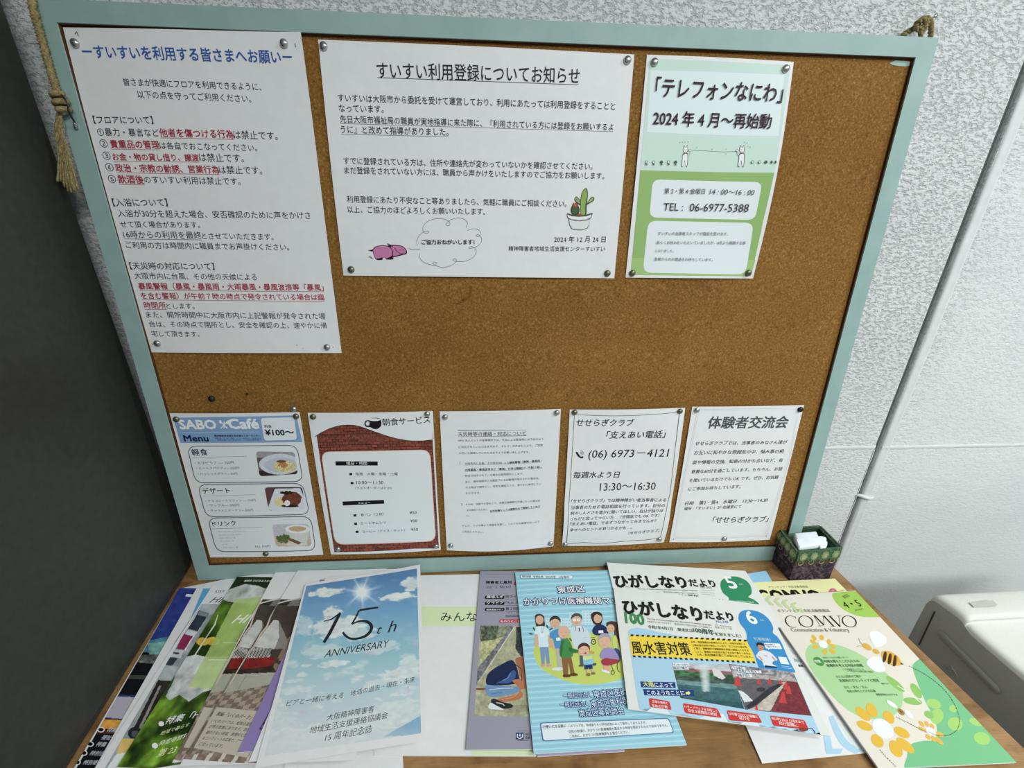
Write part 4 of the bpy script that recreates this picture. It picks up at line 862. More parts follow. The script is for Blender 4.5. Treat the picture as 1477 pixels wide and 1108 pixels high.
s5.pg([(211, 411), (505, 413), (506, 441), (213, 441)], '#151517'); s5.t('曜日・時間', 290, 437, 432, 437, '#eef0f0'); s5.pg([(260, 691), (549, 680), (551, 706), (263, 719)], '#151517'); s5.t('メニュー', 370, 709, 455, 705, '#eef0f0')
for x, y in ((308, 492), (317, 554), (337, 779), (342, 837), (352, 893)): s5.pg([(x, y + 1), (x + 20, y), (x + 21, y + 16), (x + 1, y + 17)], '#1a1a1c')
for l in (('毎週　火曜・金曜・土曜', 352, 510, 645, 510), ('10:00～11:30', 358, 570, 546, 570), ('（ラストオーダーは11:25）', 350, 607, 606, 606), ('食パン（２枚）', 388, 794, 548, 788), ('ミートオムレツ', 388, 852, 566, 845), ('コーヒー（アイス・ホット）', 400, 910, 695, 899), ('¥50', 728, 778, 777, 777), ('¥50', 733, 834, 780, 834), ('¥50', 737, 894, 786, 893)): s5.t(*l, c='#3c3e42', b=.006)

# 6 disaster notice
s6 = notice('notice', 'plain typed notice with a small boxed heading, belly curling off the cork', 'notice', [(634.1, 593.5), (809, 590), (798.2, 788.1), (644.5, 793.9)], (.003, .002, .008, .002))
s6.step = 1.4e-5; s6.z = (620, 580, 4.815); k6 = '#3f4146'
s6.ln([(194, 199), (670, 196), (672, 233), (195, 241)], 2, '#6a6c70', closed=True); s6.t('天災時等の連絡・対応について', 197, 238, 667, 232, k6, b=.006, sy=1.05)
for l in (('NPO 法人ヒットの各事業所では、天災による緊急時には下記のよう', 197, 276, 788, 265), ('に対応させていただきますので、メンバーの方はもとより、ご家族', 200, 321, 785, 308), ('の方にも周知していただきますようお願い申し上げます。', 203, 363, 692, 356), ('1.', 207, 432, 220, 432), ('が、', 648, 467, 675, 466), ('の', 765, 462, 778, 461),
          ('時点で発令されている場合は臨時閉所とします。', 245, 521, 650, 506), ('また、開所時間中に大阪府下に上記警報が発令された場合は、', 248, 563, 760, 536), ('その時点で閉所とし、安全を確認のうえ、速やかに帰宅してい', 250, 602, 773, 576), ('ただきます。', 250, 641, 352, 637),
          ('2.', 217, 717, 232, 717), ('その他、地震や大雪などで、各種交通機関が不通になった際は安', 248, 719, 765, 692), ('全を確保するために、', 255, 758, 405, 752), ('い。', 255, 798, 278, 795), ('テレビ、ラジオ等より情報を収集し、くれぐれも無理のないよう', 225, 868, 760, 839), ('ご対応して下さい。', 225, 906, 372, 911)): s6.t(*l, c=k6)
s6.t('大阪市内に台風、その他天候による', 243, 436, 550, 429, k6, ul=True)
for l in (('暴風警報（暴風・暴風雨・', 552, 429, 778, 415), ('大雨暴風・暴風波浪など「暴風」を含む警報）', 243, 480, 645, 468), ('午前７時', 680, 464, 762, 461), ('自宅待機もしくは避難先まで避難してくださ', 420, 765, 765, 731)): s6.t(*l, c='#222428', b=.02, ul=True)

# 7 mutual help line
def fold7(u, v): return 0.0035 * np.exp(-((v - 0.655) / 0.02) ** 2) * 0 + np.where(v > 0.655, 0.004 * np.sin(np.pi * np.clip((v - 0.655) / 0.345, 0, 1)), 0.0)
s7 = notice('notice', 'notice with a thin black border, a phone number and a horizontal fold', 'notice', [(821.8, 590.8), (988.4, 588.3), (957.4, 782.5), (810.4, 787.7)], (.004, .005, .003, .002), extra=fold7)
s7.step = 1.4e-5; s7.z = (800, 580, 4.815); k7 = '#232428'
s7.ln([(137, 87), (260, 92), (400, 96), (560, 93), (700, 85), (867, 70), (836, 330), (800, 640), (765, 800), (732, 945), (640, 957), (500, 966), (380, 978), (300, 982), (200, 975), (82, 986), (95, 800), (112, 520), (125, 300)], 3.2, '#4b5054', closed=True)
s7.t('せせらぎクラブ', 150, 165, 548, 165, k7, b=.014, sh=.15); s7.t('「支えあい電話」', 357, 255, 768, 249, k7, b=.014, sh=.15)
s7.sm([(147, 352), (158, 347), (170, 366), (185, 380), (198, 378), (195, 390), (180, 390), (160, 375)], k7); s7.el(154, 354, 7, 9, k7, -30); s7.el(192, 383, 9, 6, k7, -30)
for r in (12, 20, 28): s7.ln([(176 + r * math.cos(a), 368 + r * 1.1 * math.sin(a)) for a in np.linspace(-1.5, -0.1, 7)], 2.6, k7)
s7.t('(06) 6973－4121', 232, 405, 788, 396, k7, b=.002, sh=.1, sy=1.0); s7.t('毎週水よう日', 128, 530, 450, 526, k7, b=.014, sh=.12); s7.t('13:30～16:30', 312, 617, 698, 610, k7, sy=1.15)
for l in (('「せせらぎクラブ」では精神障がい者当事者による', 115, 700, 772, 692), ('当事者のための電話相談を行っています。自分の', 113, 746, 765, 731), ('病のしんどさを誰かに聞いてほしい。自分が独りぼ', 110, 784, 755, 766), ('っちだと思ってつらい方…（世間話でも OK です）', 108, 825, 725, 799), ('「支えあい電話」でまずつながってみませんか？', 106, 859, 705, 834), ('幸せへのヒントが見つかるかも…。', 106, 899, 535, 881), ('（せせらぎクラブ）', 512, 921, 725, 903)): s7.t(*l, c=k7, b=.008, sh=.12)

# 8 meeting notice
s8 = notice('notice', 'rightmost notice with a bold grey heading and a faint dotted border', 'notice', [(998.5, 586.8), (1159.8, 584.4), (1110.3, 778.6), (965.4, 782.2)], (.002, .001, .003, .002))
s8.step = 1.4e-5; s8.z = (960, 580, 4.104)
s8.ln([(190, 42), (790, 35), (735, 330), (597, 793), (48, 808), (95, 500)], 1.0, '#a4b4bc', closed=True); s8.ln([(198, 50), (782, 43), (726, 330), (590, 786), (56, 800), (103, 500)], .8, '#b8c4ca', closed=True)
s8.t('体験者交流会', 247, 157, 717, 153, '#4d5154', b=.03, sh=.05)
for l in (('せせらぎクラブでは、当事者のみなさん達が', 175, 257, 717, 249), ('お互いに和やかな雰囲気の中、悩み事の相', 167, 313, 697, 303), ('談や情報の交換、知恵の分かち合いなど、有', 158, 369, 693, 355), ('意義な60分を過ごしています。もちろん、お話', 150, 423, 690, 405), ('を聞いているだけでも OK です。ぜひ、お気軽', 140, 475, 667, 455), ('にご参加お待ちしています。', 132, 526, 443, 510), ('日時　第2・第4　水曜日　13:30～14:30', 113, 612, 602, 591), ('場所 :「すいすい」2F 会議室にて', 107, 641, 448, 627)): s8.t(*l, c=k7, b=.008, sh=.14)
s8.t('「せせらぎクラブ」', 275, 715, 605, 710, k7, b=.014, sh=.15); s8.ln([(45, 815), (47, 808)], 3, K); s8.ln([(595, 790), (597, 797)], 3, K)

# tacks
for px, sh, lab, kd in (((109.5, 63), s1, 'silver thumbtack at the top left corner of the largest notice', 'steel'), ((410.2, 63.2), s1, 'silver thumbtack at the top right corner of the largest notice', 'steel'), ((227.7, 495), s1, 'silver thumbtack at the bottom left corner of the largest notice', 'steel'), ((472, 500.5), s1, 'silver thumbtack at the bottom right corner of the largest notice', 'steel'),
    ((467.2, 67.2), s2, 'silver thumbtack at the top left corner of the landscape notice', 'steel'), ((904.7, 87.4), s2, 'silver thumbtack at the top right corner of the landscape notice', 'steel'), ((506.8, 388.8), s2, 'dark tarnished thumbtack at the bottom left corner of the landscape notice', 'brass'), ((875.8, 394.3), s2, 'dark tarnished thumbtack at the bottom right corner of the landscape notice', 'brass'),
    ((943.6, 90.2), s3, 'silver thumbtack at the top left corner of the pale green poster', 'steel'), ((1132.4, 100), s3, 'silver thumbtack at the top right corner of the pale green poster', 'steel'), ((911.8, 394), s3, 'silver thumbtack at the bottom left corner of the pale green poster', 'brass'), ((1078.8, 393.7), s3, 'silver thumbtack at the bottom right corner of the pale green poster', 'brass'),
    ((255, 604.5), s4, 'dull thumbtack at the top left corner of the blue cafe menu', 'brass'), ((427.4, 600.3), s4, 'dull thumbtack at the top right corner of the blue cafe menu', 'brass'), ((423.7, 589.8), None, 'spare thumbtack in the cork just above the blue cafe menu', 'steel'), ((383.8, 798.3), s4, 'thumbtack in the middle of the bottom edge of the blue cafe menu', 'brass'),
    ((452, 601), s5, 'thumbtack at the top left corner of the brick bordered sheet', 'brass'), ((616.2, 597), s5, 'thumbtack at the top right corner of the brick bordered sheet', 'steel'), ((488, 791.7), s5, 'thumbtack at the bottom left corner of the brick bordered sheet', 'steel'), ((629, 787.5), s5, 'thumbtack at the bottom right corner of the brick bordered sheet', 'steel'),
    ((642.2, 601.4), s6, 'thumbtack at the top left corner of the plain typed notice', 'steel'), ((802.8, 595.2), s6, 'thumbtack at the top right corner of the plain typed notice', 'steel'), ((650.3, 786.6), s6, 'thumbtack at the bottom left corner of the plain typed notice', 'steel'), ((793.8, 783.5), s6, 'thumbtack at the bottom right corner of the plain typed notice', 'steel'),
    ((828.7, 594.5), s7, 'thumbtack at the top left corner of the black bordered notice', 'brass'), ((980.3, 592.9), s7, 'thumbtack at the top right corner of the black bordered notice', 'brass'), ((815, 785), s7, 'thumbtack at the bottom left corner of the black bordered notice', 'steel'), ((950.6, 777.3), s7, 'thumbtack at the bottom right corner of the black bordered notice', 'steel'),
    ((1004.6, 591.5), s8, 'silver thumbtack at the top left corner of the rightmost notice', 'steel'), ((1153.7, 590.5), s8, 'blackish thumbtack at the top right corner of the rightmost notice', 'blackpin'), ((1044.3, 776.6), s8, 'thumbtack in the middle of the bottom edge of the rightmost notice', 'steel'),
    ((305.5, 575), None, 'black thumbtack in the bare cork above the blue cafe menu', 'blackpin')):
    tack(px, lab, kd, sheet=sh)

# ------------------------------------------------------------------ magazines and papers lying on the table
UP = np.array([0, 0, 1.0])
def rect(tl, bl, w, h, z):
    a, b = on_table([tl, bl], z); d = (b - a) / np.linalg.norm(b - a); r = np.array([-d[1], d[0], 0])
    return [a, a + r * w, a + r * w + d * h, a + d * h]
def mag(label, quad, thick, mat='paper', name='magazine', cat='magazine', group=None, bend=(0, 0, 0, 0), corner=(0, 0, 0, 0), extra=None, gain=1.0, flat=False):
    if flat: return Sheet(name, label, cat, quad, UP, 0.00025, M[mat], parts=('sheet',), group=group, bend=bend, corner=corner, extra=extra, gain=gain)
    return Sheet(name, label, cat, quad, UP, thick, M[mat], parts=('front_cover', 'pages'), group=group, bend=bend, corner=corner, extra=extra, gain=gain)
def hexa(c): return np.array([int(c[i:i + 2], 16) for i in (1, 3, 5)]) / 255
GL = 'magazines fanned out at the left end of the table'

# flyer poking out in front of the left pile
f0 = mag('white flyer with small print, lowest sheet at the front of the left pile', list(on_table([(300, 1010), (560, 1000), (545, 1165), (120, 1190)], .0012)), 0, flat=True, name='flyer', cat='flyer')
f0.z = (100, 980, 3.6925); f0.t('地域活動支援センター事業のご案内', 540, 468, 860, 448, '#5a6068'); f0.t('お問い合わせは下記まで', 250, 500, 430, 485, '#5a6068')
f1 = mag('plain white sheet under the white booklet with green band', list(on_table([(420, 1060), (578, 1052), (585, 1150), (400, 1150)], .0030)), 0, flat=True, name='paper_sheet', cat='paper')

t1 = mag('black magazine with a dark blue top, leftmost of the fanned pile', rect((258.7, 849), (108, 1106), .21, .285, .004), .0036, group=GL, gain=1.3)
t1.z = (100, 810, 3.718)
def c1(X, Y):
    n = fbm(X / 22, Y / 22, 3, 2); C = np.tile(hexa('#0c0d10'), (len(X), 1)) * (.7 + .9 * n)[:, None]
    m = Y < 445 + (X - 500) * .03; C[m] = hexa('#2a3a86') * (.8 + .3 * n[m])[:, None]; m = inpoly(X, Y, [(380, 435), (560, 395), (560, 450), (500, 500), (350, 480)]); C[m] = hexa('#3f6f86') * (.7 + .6 * n[m])[:, None]
    m = inpoly(X, Y, [(420, 440), (540, 428), (480, 500), (430, 505)]); C[m] = hexa('#6fa09a') * (.7 + .5 * n[m])[:, None]
    m = inpoly(X, Y, [(330, 500), (480, 500), (460, 550), (300, 535)]); C[m] = hexa('#5d5f58') * (.3 + 1.3 * n[m])[:, None]
    m = inpoly(X, Y, [(260, 610), (420, 612), (405, 632), (255, 632)]); C[m] = hexa('#3c3f33')
    m = inpoly(X, Y, [(190, 708), (420, 722), (330, 852), (90, 835)]); C[m] = hexa('#1a2c5c')
    m = inpoly(X, Y, [(252, 725), (400, 730), (330, 850), (187, 836)]); C[m] = hexa('#a09aa8')
    m = inpoly(X, Y, [(72, 840), (340, 855), (300, 900), (40, 905)]); C[m] = hexa('#c98a26') * (.85 + .3 * n[m])[:, None]
    m = inpoly(X, Y, [(40, 905), (300, 895), (290, 925), (60, 925)]); C[m] = hexa('#4a2410'); return C
t1.pic([(592, 142), (720, 146), (270, 1140), (20, 1140)], c1, .0008)
t1.pg([(628, 175), (668, 178), (662, 192), (622, 188)], '#c8cddb'); t1.ln([(445, 388), (405, 455), (350, 520), (305, 590), (265, 635), (240, 670), (205, 730)], 9, '#a8a59c', ws=[5, 12, 5, 10, 6, 9, 5]); t1.ln([(165, 745), (200, 740), (212, 760), (190, 780), (150, 785), (165, 800), (155, 825), (110, 870), (75, 905)], 11, '#b2ada4', ws=[8, 13, 12, 10, 14, 12, 10, 6])
for x, y, w, tt in ((170, 903, 90, '特集号'), (150, 943, 60, '福祉'), (112, 980, 100, '特集'), (78, 1028, 100, '特別企画'), (42, 1078, 100, '特別寄稿')):
    if w > 75: t1.el(x, y, 20, 15, '#c9cbd0'); t1.el(x, y, 14, 10, '#0c0e14')
    t1.t(tt, x + (26 if w > 75 else 16), y + 12, x + (26 if w > 75 else 16) + 25 * len(tt), y + 15, '#9a9fa8', b=.03, sy=.82)

t2 = mag('magazine with a broad white spine and light blue strip, second from the left', rect((283.6, 848.4), (136.6, 1108), .21, .287, .007), .0025, group=GL, gain=1.15)
t2.z = (220, 820, 7.385)
t2.pg([(540, 215), (900, 215), (800, 560), (395, 560)], '#4f9ccc'); t2.pg([(395, 555), (760, 560), (260, 1100), (60, 1100), (150, 960), (240, 780)], '#9aa0a4'); t2.ln([(420, 540), (360, 640), (300, 740), (235, 840), (160, 960), (40, 1100)], 12, '#e0e2e2', ws=[8, 14, 8, 12, 18, 14]); t2.ln([(390, 560), (330, 670), (270, 770)], 5, '#4a4a4e')
t2b = mag('magazine with a street photo and black letters on white, third from the left', rect((307.3, 843.3), (137, 1108), .21, .297, .009), .002, group=GL, gain=1.1)
t2b.z = (220, 820, 7.385)
def c2(X, Y):
    n = fbm(X / 60, Y / 60, 4, 2); C = np.tile(hexa('#9fa6a8'), (len(X), 1)) * (.75 + .4 * n)[:, None]
    def p(pts, c, a=.2): m = inpoly(X, Y, pts); C[m] = hexa(c) * (1 - a / 2 + a * n[m])[:, None]
    p([(500, 380), (720, 395), (640, 520), (430, 500)], '#a8b0b4'); p([(490, 445), (605, 480), (480, 672), (380, 642)], '#2c3644', .6); p([(500, 450), (600, 482), (578, 520), (480, 495)], '#7c8890')
    p([(600, 500), (720, 470), (560, 760), (480, 700)], '#8d9598'); p([(375, 655), (480, 680), (440, 730), (350, 700)], '#c8ccd0'); p([(325, 700), (432, 722), (338, 872), (252, 855)], '#8a2450', .4); p([(432, 722), (445, 724), (350, 874), (338, 872)], '#e0e0e0')
    p([(240, 860), (330, 880), (300, 960), (190, 940)], '#bfc5c6'); p([(225, 890), (290, 900), (280, 920), (218, 908)], '#40444a'); p([(190, 945), (270, 955), (210, 1040), (140, 1030)], '#3b4148', .6); p([(120, 1035), (290, 1050), (240, 1200), (60, 1180)], '#a9aeb0')
    p([(60, 1190), (250, 1200), (-130, 2000), (-300, 1900)], '#2b2724', .9); p([(70, 1250), (95, 1250), (-160, 1800), (-190, 1790)], '#8b8580', .3); p([(-100, 1700), (60, 1650), (-30, 1810), (-350, 1830)], '#8c9694', .3); m = ((X + 185) / 75) ** 2 + ((Y - 1760) / 70) ** 2 < 1; C[m] = hexa('#24262a'); m = ((X + 185) / 40) ** 2 + ((Y - 1765) / 36) ** 2 < 1; C[m] = hexa('#50545a')
    p([(-330, 1815), (-40, 1820), (-90, 1950), (-380, 1975)], '#d8b45a', .15); p([(-380, 1975), (-90, 1948), (-200, 2300), (-600, 2300)], '#dadfe4', .05); return C
t2b.pic([(520, 380), (900, 390), (0, 2160), (-520, 2150)], c2, .0008)
t2b.t('KSKR', 662, 258, 760, 256, '#55595e'); t2b.t('HIT', 600, 366, 810, 366, '#22252b', sh=.3, sy=.85); t2b.ln([(640, 175), (615, 215)], 3, '#c5c8ca')
t2b.ln([(525, 385), (440, 540), (330, 700), (240, 850), (120, 1040)], 8, '#d4d6d4', ws=[4, 8, 6, 12, 14])

t3 = mag('magazine with white flowers and a pale green band over green leaves', rect((342, 832), (169, 1106), .21, .297, .012), .003, group=GL, gain=1.05)
t3.z = (100, 810, 3.718)
def c3(X, Y):
    u = X + (Y - 100) * .62; n = fbm(u / 40, Y / 46, 4, 2); n2 = fbm(u / 110, Y / 120, 3, 5); k = np.clip((n2 - .35) * 3, 0, 1)[:, None]
    C = hexa('#1d3207') * (1 - k) + hexa('#6f9a12') * k; C = C * (.55 + .9 * n)[:, None]
    m = Y < 145 + 25 * (n - .5); C[m] = hexa('#1c2912') * (.6 + .8 * n[m])[:, None]
    m = (((X - 770) / 38) ** 2 + ((Y - 428) / 22) ** 2 < 1) | (((X - 715) / 34) ** 2 + ((Y - 430) / 22) ** 2 < 1); C[m] = hexa('#d3b01c') * (.8 + .4 * n[m])[:, None]
    m = inpoly(X, Y, [(860, 150), (940, 122), (1010, 130), (1060, 150), (1180, 160), (1100, 210), (1000, 235), (850, 215), (812, 200)]) ; C[m] = (hexa('#c3c6c2') * (.62 + .6 * n[m])[:, None])
    m = inpoly(X, Y, [(590, 520), (680, 500), (760, 520), (860, 530), (800, 680), (720, 700), (640, 752), (590, 715), (540, 745), (515, 725), (560, 640)]); C[m] = hexa('#c9cdcb') * (.68 + .5 * n[m])[:, None]
    m = inpoly(X, Y, [(888, 205), (1150, 178), (950, 450), (838, 700), (640, 672), (735, 500)]); C[m] = (hexa('#a9c36a') * .86 + C[m] * .14) * (.94 + .1 * n[m])[:, None]; m &= (Y > 510); C[m] = C[m] * .75 + .25 * hexa('#dce8c4'); return C
t3.pic([(900, 82), (1160, 86), (640, 1120), (255, 1104)], c3, .0009)
t3.t('情報誌', 935, 110, 975, 108, '#d8ddd0', b=.03); t3.t('ひびきあうまち', 982, 109, 1080, 112, '#d8ddd0', b=.03)
t3.t('HIT', 868, 332, 1010, 328, '#e6efd4', b=.02, sh=.35, sy=.9); t3.ln([(820, 436), (905, 437)], 3, '#d8e6b4'); t3.ln([(745, 528), (850, 528)], 3, '#d8e6b4'); t3.ln([(798, 285), (780, 340), (740, 400), (705, 455), (672, 505)], 6, '#d9d9c4', ws=[3, 8, 4, 8, 5])
t3.z = (100, 960, 7.385)
t3.el(980, 622, 30, 27, '#f0f3ea'); t3.t('特集「HIT', 1012, 632, 1460, 540, '#f0f3ea', b=.01, sh=.2, sy=.95); t3.t('地域で暮らす', 962, 750, 1275, 650, '#c9dc9c', b=.012, sh=.2); t3.el(912, 856, 33, 30, '#f0f3ea'); t3.t('特定非営利', 950, 862, 1260, 770, '#dfe8cc', sh=.2, b=.01); t3.t('第 23 号', 925, 982, 1240, 905, '#e2e6a8', b=.006, sh=.25)

def park(t, dx0=0):
    sh = lambda Y: -(dx0 - dx0 * .5 * (Y - 50) / 1010)
    def f(X, Y):
        X = X - sh(Y)
        n = fbm(X / 30, Y / 20, 4, 3); n2 = fbm(X / 90, Y / 90, 3, 8); u = X + (Y - 200) * .62; C = np.tile(hexa('#4a4039'), (len(X), 1)) * (.7 + .5 * n2)[:, None]
        def p(pts, c, a=.2): m = inpoly(X, Y, pts); C[m] = hexa(c) * (1 - a / 2 + a * n[m])[:, None]
        p([(1140, 205), (1195, 207), (1165, 235), (1120, 235)], '#2e2a28', .4); p([(1195, 207), (1330, 210), (1310, 235), (1165, 240)], '#7a736e', .2); p([(1190, 375), (1330, 340), (1330, 420), (1210, 580), (1120, 590), (1190, 480)], '#3c332a', 1.0)
        m = inpoly(X, Y, [(1180, 400), (1330, 380), (1180, 590), (1080, 590)]) & (n > .52); C[m] = hexa('#8a7455')
        p([(1098, 312), (1122, 318), (1130, 345), (1125, 405), (1100, 470), (1010, 462), (985, 452)], '#c9c8c2', .15); p([(1122, 318), (1170, 420), (1165, 470), (1100, 470), (1125, 405)], '#857f78', .3)
        m = inpoly(X, Y, [(985, 458), (1090, 470), (1070, 520), (940, 520)]); C[m] = np.where((np.sin((X[m] + Y[m] * .55) * .75) > .1)[:, None], hexa('#c9c5be'), hexa('#3c3634'))
        p([(955, 520), (1110, 512), (1090, 550), (1050, 578), (925, 580)], '#8a1f1c', .5); p([(925, 580), (1090, 560), (1110, 592), (835, 612)], '#3a2c26', .9)
        p([(700, 612), (1250, 590), (1230, 640), (1060, 668), (700, 735)], '#aaa99a', .08); p([(950, 605), (955, 605), (900, 700), (893, 702)], '#8a8a7c', .1)
        m = inpoly(X, Y, [(640, 742), (735, 724), (1060, 664), (1250, 630), (1150, 1160), (500, 1160)]); ck = (np.floor(u / 34) + np.floor((Y + X * .2) / 24)) % 2
        C[m] = np.where(ck[m][:, None] > 0, hexa('#7c6c60'), hexa('#a3917f')) * (.85 + .3 * n[m])[:, None]
        p([(690, 860), (735, 850), (760, 880), (640, 1050), (590, 1050)], '#7a685c', .3); p([(705, 850), (728, 850), (612, 1045), (590, 1045)], '#c9beb0', .2)
        m = inpoly(X, Y, [(555, 1040), (1100, 1010), (1100, 1150), (500, 1150)]) ; C[m] = hexa('#8a7768') * (.7 + .6 * n[m])[:, None]; m2 = m & (np.sin(u * .085) > .55); C[m2] = hexa('#cfc6ba'); return C
    t.z = (100, 810, 3.718)
    w_ = lambda pts: [(x + sh(y), y) for x, y in pts]; t.pic(w_([(1133, 203), (1133 + (130 if dx0 else 260), 207), (606 + (130 if dx0 else 420), 1090), (606, 1060)]), f, .0009)
    t.ln(w_([(1110, 232), (1130, 222), (1230, 200), (1330, 196)]), 7, '#c6c4bc', curve=4); t.ln(w_([(1122, 210), (1100, 250), (1078, 300), (1060, 350), (1030, 385), (1010, 420), (995, 450), (960, 490), (930, 540), (905, 580), (880, 625), (860, 660)]), 8, '#cbb9ab', ws=[5, 9, 6, 11, 7, 10, 6, 9, 8, 10, 6])
    t.rr(w_([(790, 782), (1100, 812), (960, 1040), (668, 998)]), 4, '#c0b8a6')
t4 = mag('magazine with a red railing photo, fifth from the left under its twin', rect((398.5, 823.4), (251, 1095), .21, .297, .0155), .003, group=GL)
park(t4, 104)
t4b = mag('magazine with a red railing photo and caption panel, topmost of the twins', rect((429.5, 823), (264, 1096), .21, .297, .019), .003, group=GL)
park(t4b)
t4b.z = (250, 940, 6.595); kb = '#4d443e'
t4b.pg([(425, 535), (950, 590), (700, 1010), (195, 918)], '#bfb6a6')
for i, (tt, x0, y0, x1, y1) in enumerate((('表紙「いくのパーク」', 402, 612, 735, 648), ('いくのパークは、昭和の面影', 355, 675, 745, 712), ('が残る街角にあります。遊び', 330, 728, 720, 765), ('場の少ない地域、表情ゆたか', 300, 785, 690, 815), ('なコンクリートの広場で、アート', 270, 838, 670, 868), ('になっています。', 235, 895, 462, 920))): t4b.t(tt, x0, y0, x1, y1, kb, b=.01 if i else .025, sh=.2)

t5 = mag('purple booklet showing as a narrow strip beside the white sky brochure', rect((462, 836), (338, 1094.7), .105, .263, .0205), .002, name='booklet', cat='booklet')
t5.pg([(460, 835), (640, 835), (640, 1097), (336, 1097)], '#8f7cb4'); t5.z = (250, 940, 6.595); t5.ln([(925, 560), (880, 640), (825, 740)], 12, '#4b3f6a', ws=[6, 12, 8, 12])
for (x, y) in ((930, 555), (905, 600), (885, 640), (862, 680), (830, 730)): t5.pg([(x - 14, y), (x + 8, y - 14), (x + 16, y + 4), (x - 4, y + 22)], '#46396a')
t6 = mag('plain white booklet directly under the white sky brochure', rect((470, 833), (358, 1101), .165, .277, .0225), .0018, name='booklet', cat='booklet')

# anniversary brochure with the painted sky
def curl15(u, v): return 0.004 * np.sin(np.pi * np.clip(u, 0, 1)) * (1 - v) ** 2
t15 = mag('white anniversary brochure with a painted blue sky and bright sun', list(on_table([(440.7, 842.3), (606, 815.4), (614.1, 1068.2), (368, 1108)], .0245)), .0016, name='brochure', cat='brochure', corner=(0, .002, 0, 0))
t15.z = (360, 810, 3.7185)
def sky(X, Y):
    t = np.clip((Y - 90) / 800, 0, 1)[:, None]; stops = [(0, '#5585b6'), (.18, '#6a9fc8'), (.35, '#84b6cd'), (.55, '#9ac4d0'), (.75, '#b8d0d8'), (1, '#c8d3d7')]; C = np.zeros((len(X), 3))
    for i in range(3): C[:, i] = np.interp(t[:, 0], [a for a, _ in stops], [hexa(b)[i] for _, b in stops])
    xx = X + (Y - 500) * .25; w = np.array([235, 242, 240]) / 255
    n = fbm(xx / 75, Y / 34, 5, 3); n2 = fbm(xx / 30, Y / 16, 4, 9)
    a = np.clip((n - .56) * 5, 0, 1) * np.clip((Y - 350) / 300, 0.12, .9)
    for cx, cy, rx, ry, s in ((410, 165, 100, 26, 1), (790, 190, 110, 24, 1), (870, 120, 60, 40, .9), (470, 350, 170, 62, .95), (440, 285, 60, 45, 1), (590, 390, 90, 40, .7), (390, 480, 130, 40, .6), (440, 550, 90, 20, .9), (300, 350, 60, 60, .6), (700, 460, 110, 36, .6), (830, 600, 130, 34, .9), (760, 640, 140, 24, .6), (240, 690, 120, 22, .6), (860, 560, 60, 60, .7), (620, 860, 240, 60, .6), (300, 990, 300, 120, .7), (790, 790, 150, 50, .6), (180, 950, 90, 130, .4), (560, 480, 60, 16, .5), (250, 640, 60, 10, .6), (300, 560, 30, 10, .7)):
        d = ((X - cx) / rx) ** 2 + ((Y - cy + (X - cx) * .1) / ry) ** 2; a = np.maximum(a, s * np.clip((1.05 - d + (n2 - .5) * 1.7) * 2.2, 0, 1))
    m = inpoly(X, Y, [(720, 940), (930, 820), (930, 930)]); a[m] *= .3; C[m] = hexa('#86b0cc')
    a = a[:, None]; C = C * (1 - a) + (w * (.86 + .14 * n2)[:, None]) * a
    d = np.hypot(X - 602, (Y - 165)) ; g = np.clip(1.25 - d / 46, 0, 1)[:, None]; C = C * (1 - g) + g; ang = np.arctan2(Y - 165, X - 602); ray = np.clip(np.cos((ang - .6) * 3.5) ** 16, 0, 1) * np.clip(1 - d / 130, 0, 1); C = C + (1 - C) * (.7 * ray)[:, None]
    g = (np.clip(1 - d / 110, 0, 1) ** 2 * .35)[:, None]; C = C * (1 - g) + g
    for cx, cy, rx, ry in ((850, 690, 9, 50), (285, 810, 30, 10), (890, 440, 16, 18), (650, 495, 40, 14)):
        e = np.clip(1 - ((X - cx) / rx) ** 2 - ((Y - cy) / ry) ** 2, 0, 1)[:, None] * .5; C = C * (1 - e) + hexa('#d9b6d0') * e
    f = np.clip((Y - 880) / 160, 0, .8)[:, None]; return C * (1 - f) + hexa('#d3d8da') * f
t15.pic([(305, 132), (897, 38), (920, 922), (82, 1045)], sky, .0009)
ink = '#23282e'
t15.ln([(398, 322), (440, 310), (488, 276)], 7, ink, ws=[5, 7, 9]); t15.ln([(487, 276), (462, 322), (430, 385), (398, 436)], 16, ink, ws=[14, 17, 17, 15])
t15.ln([(690, 247), (640, 254), (590, 262)], 9, ink, ws=[9, 11, 11]); t15.ln([(588, 262), (570, 300), (548, 338)], 9, ink); t15.ln([(548, 338), (585, 322), (625, 322), (652, 342), (650, 372), (622, 400), (580, 414), (540, 414), (514, 398), (500, 380)], 13, ink, curve=4, ws=[6, 10, 16, 18, 16, 14, 12, 12, 13, 12])
t15.t('t', 682, 390, 708, 387, ink, sh=.3); t15.t('h', 740, 382, 788, 374, ink, sh=.3, sy=.95); t15.t('ANNIVERSARY', 398, 517, 750, 458, ink, sh=.25, sy=1.15, res=3)
t15.t('ピアと一緒に考える', 195, 779, 502, 733, '#3b4046', sh=.1); t15.t('地活の過去・現在・未来', 540, 725, 888, 646, '#3b4046', sh=.1)
t15.t('大阪精神障害者', 412, 857, 668, 808, '#3b4046', sh=.12); t15.t('地域生活支援連絡協議会', 320, 927, 742, 842, '#3b4046', sh=.12); t15.t('15 周年記念誌', 402, 969, 658, 918, '#3b4046', sh=.12)

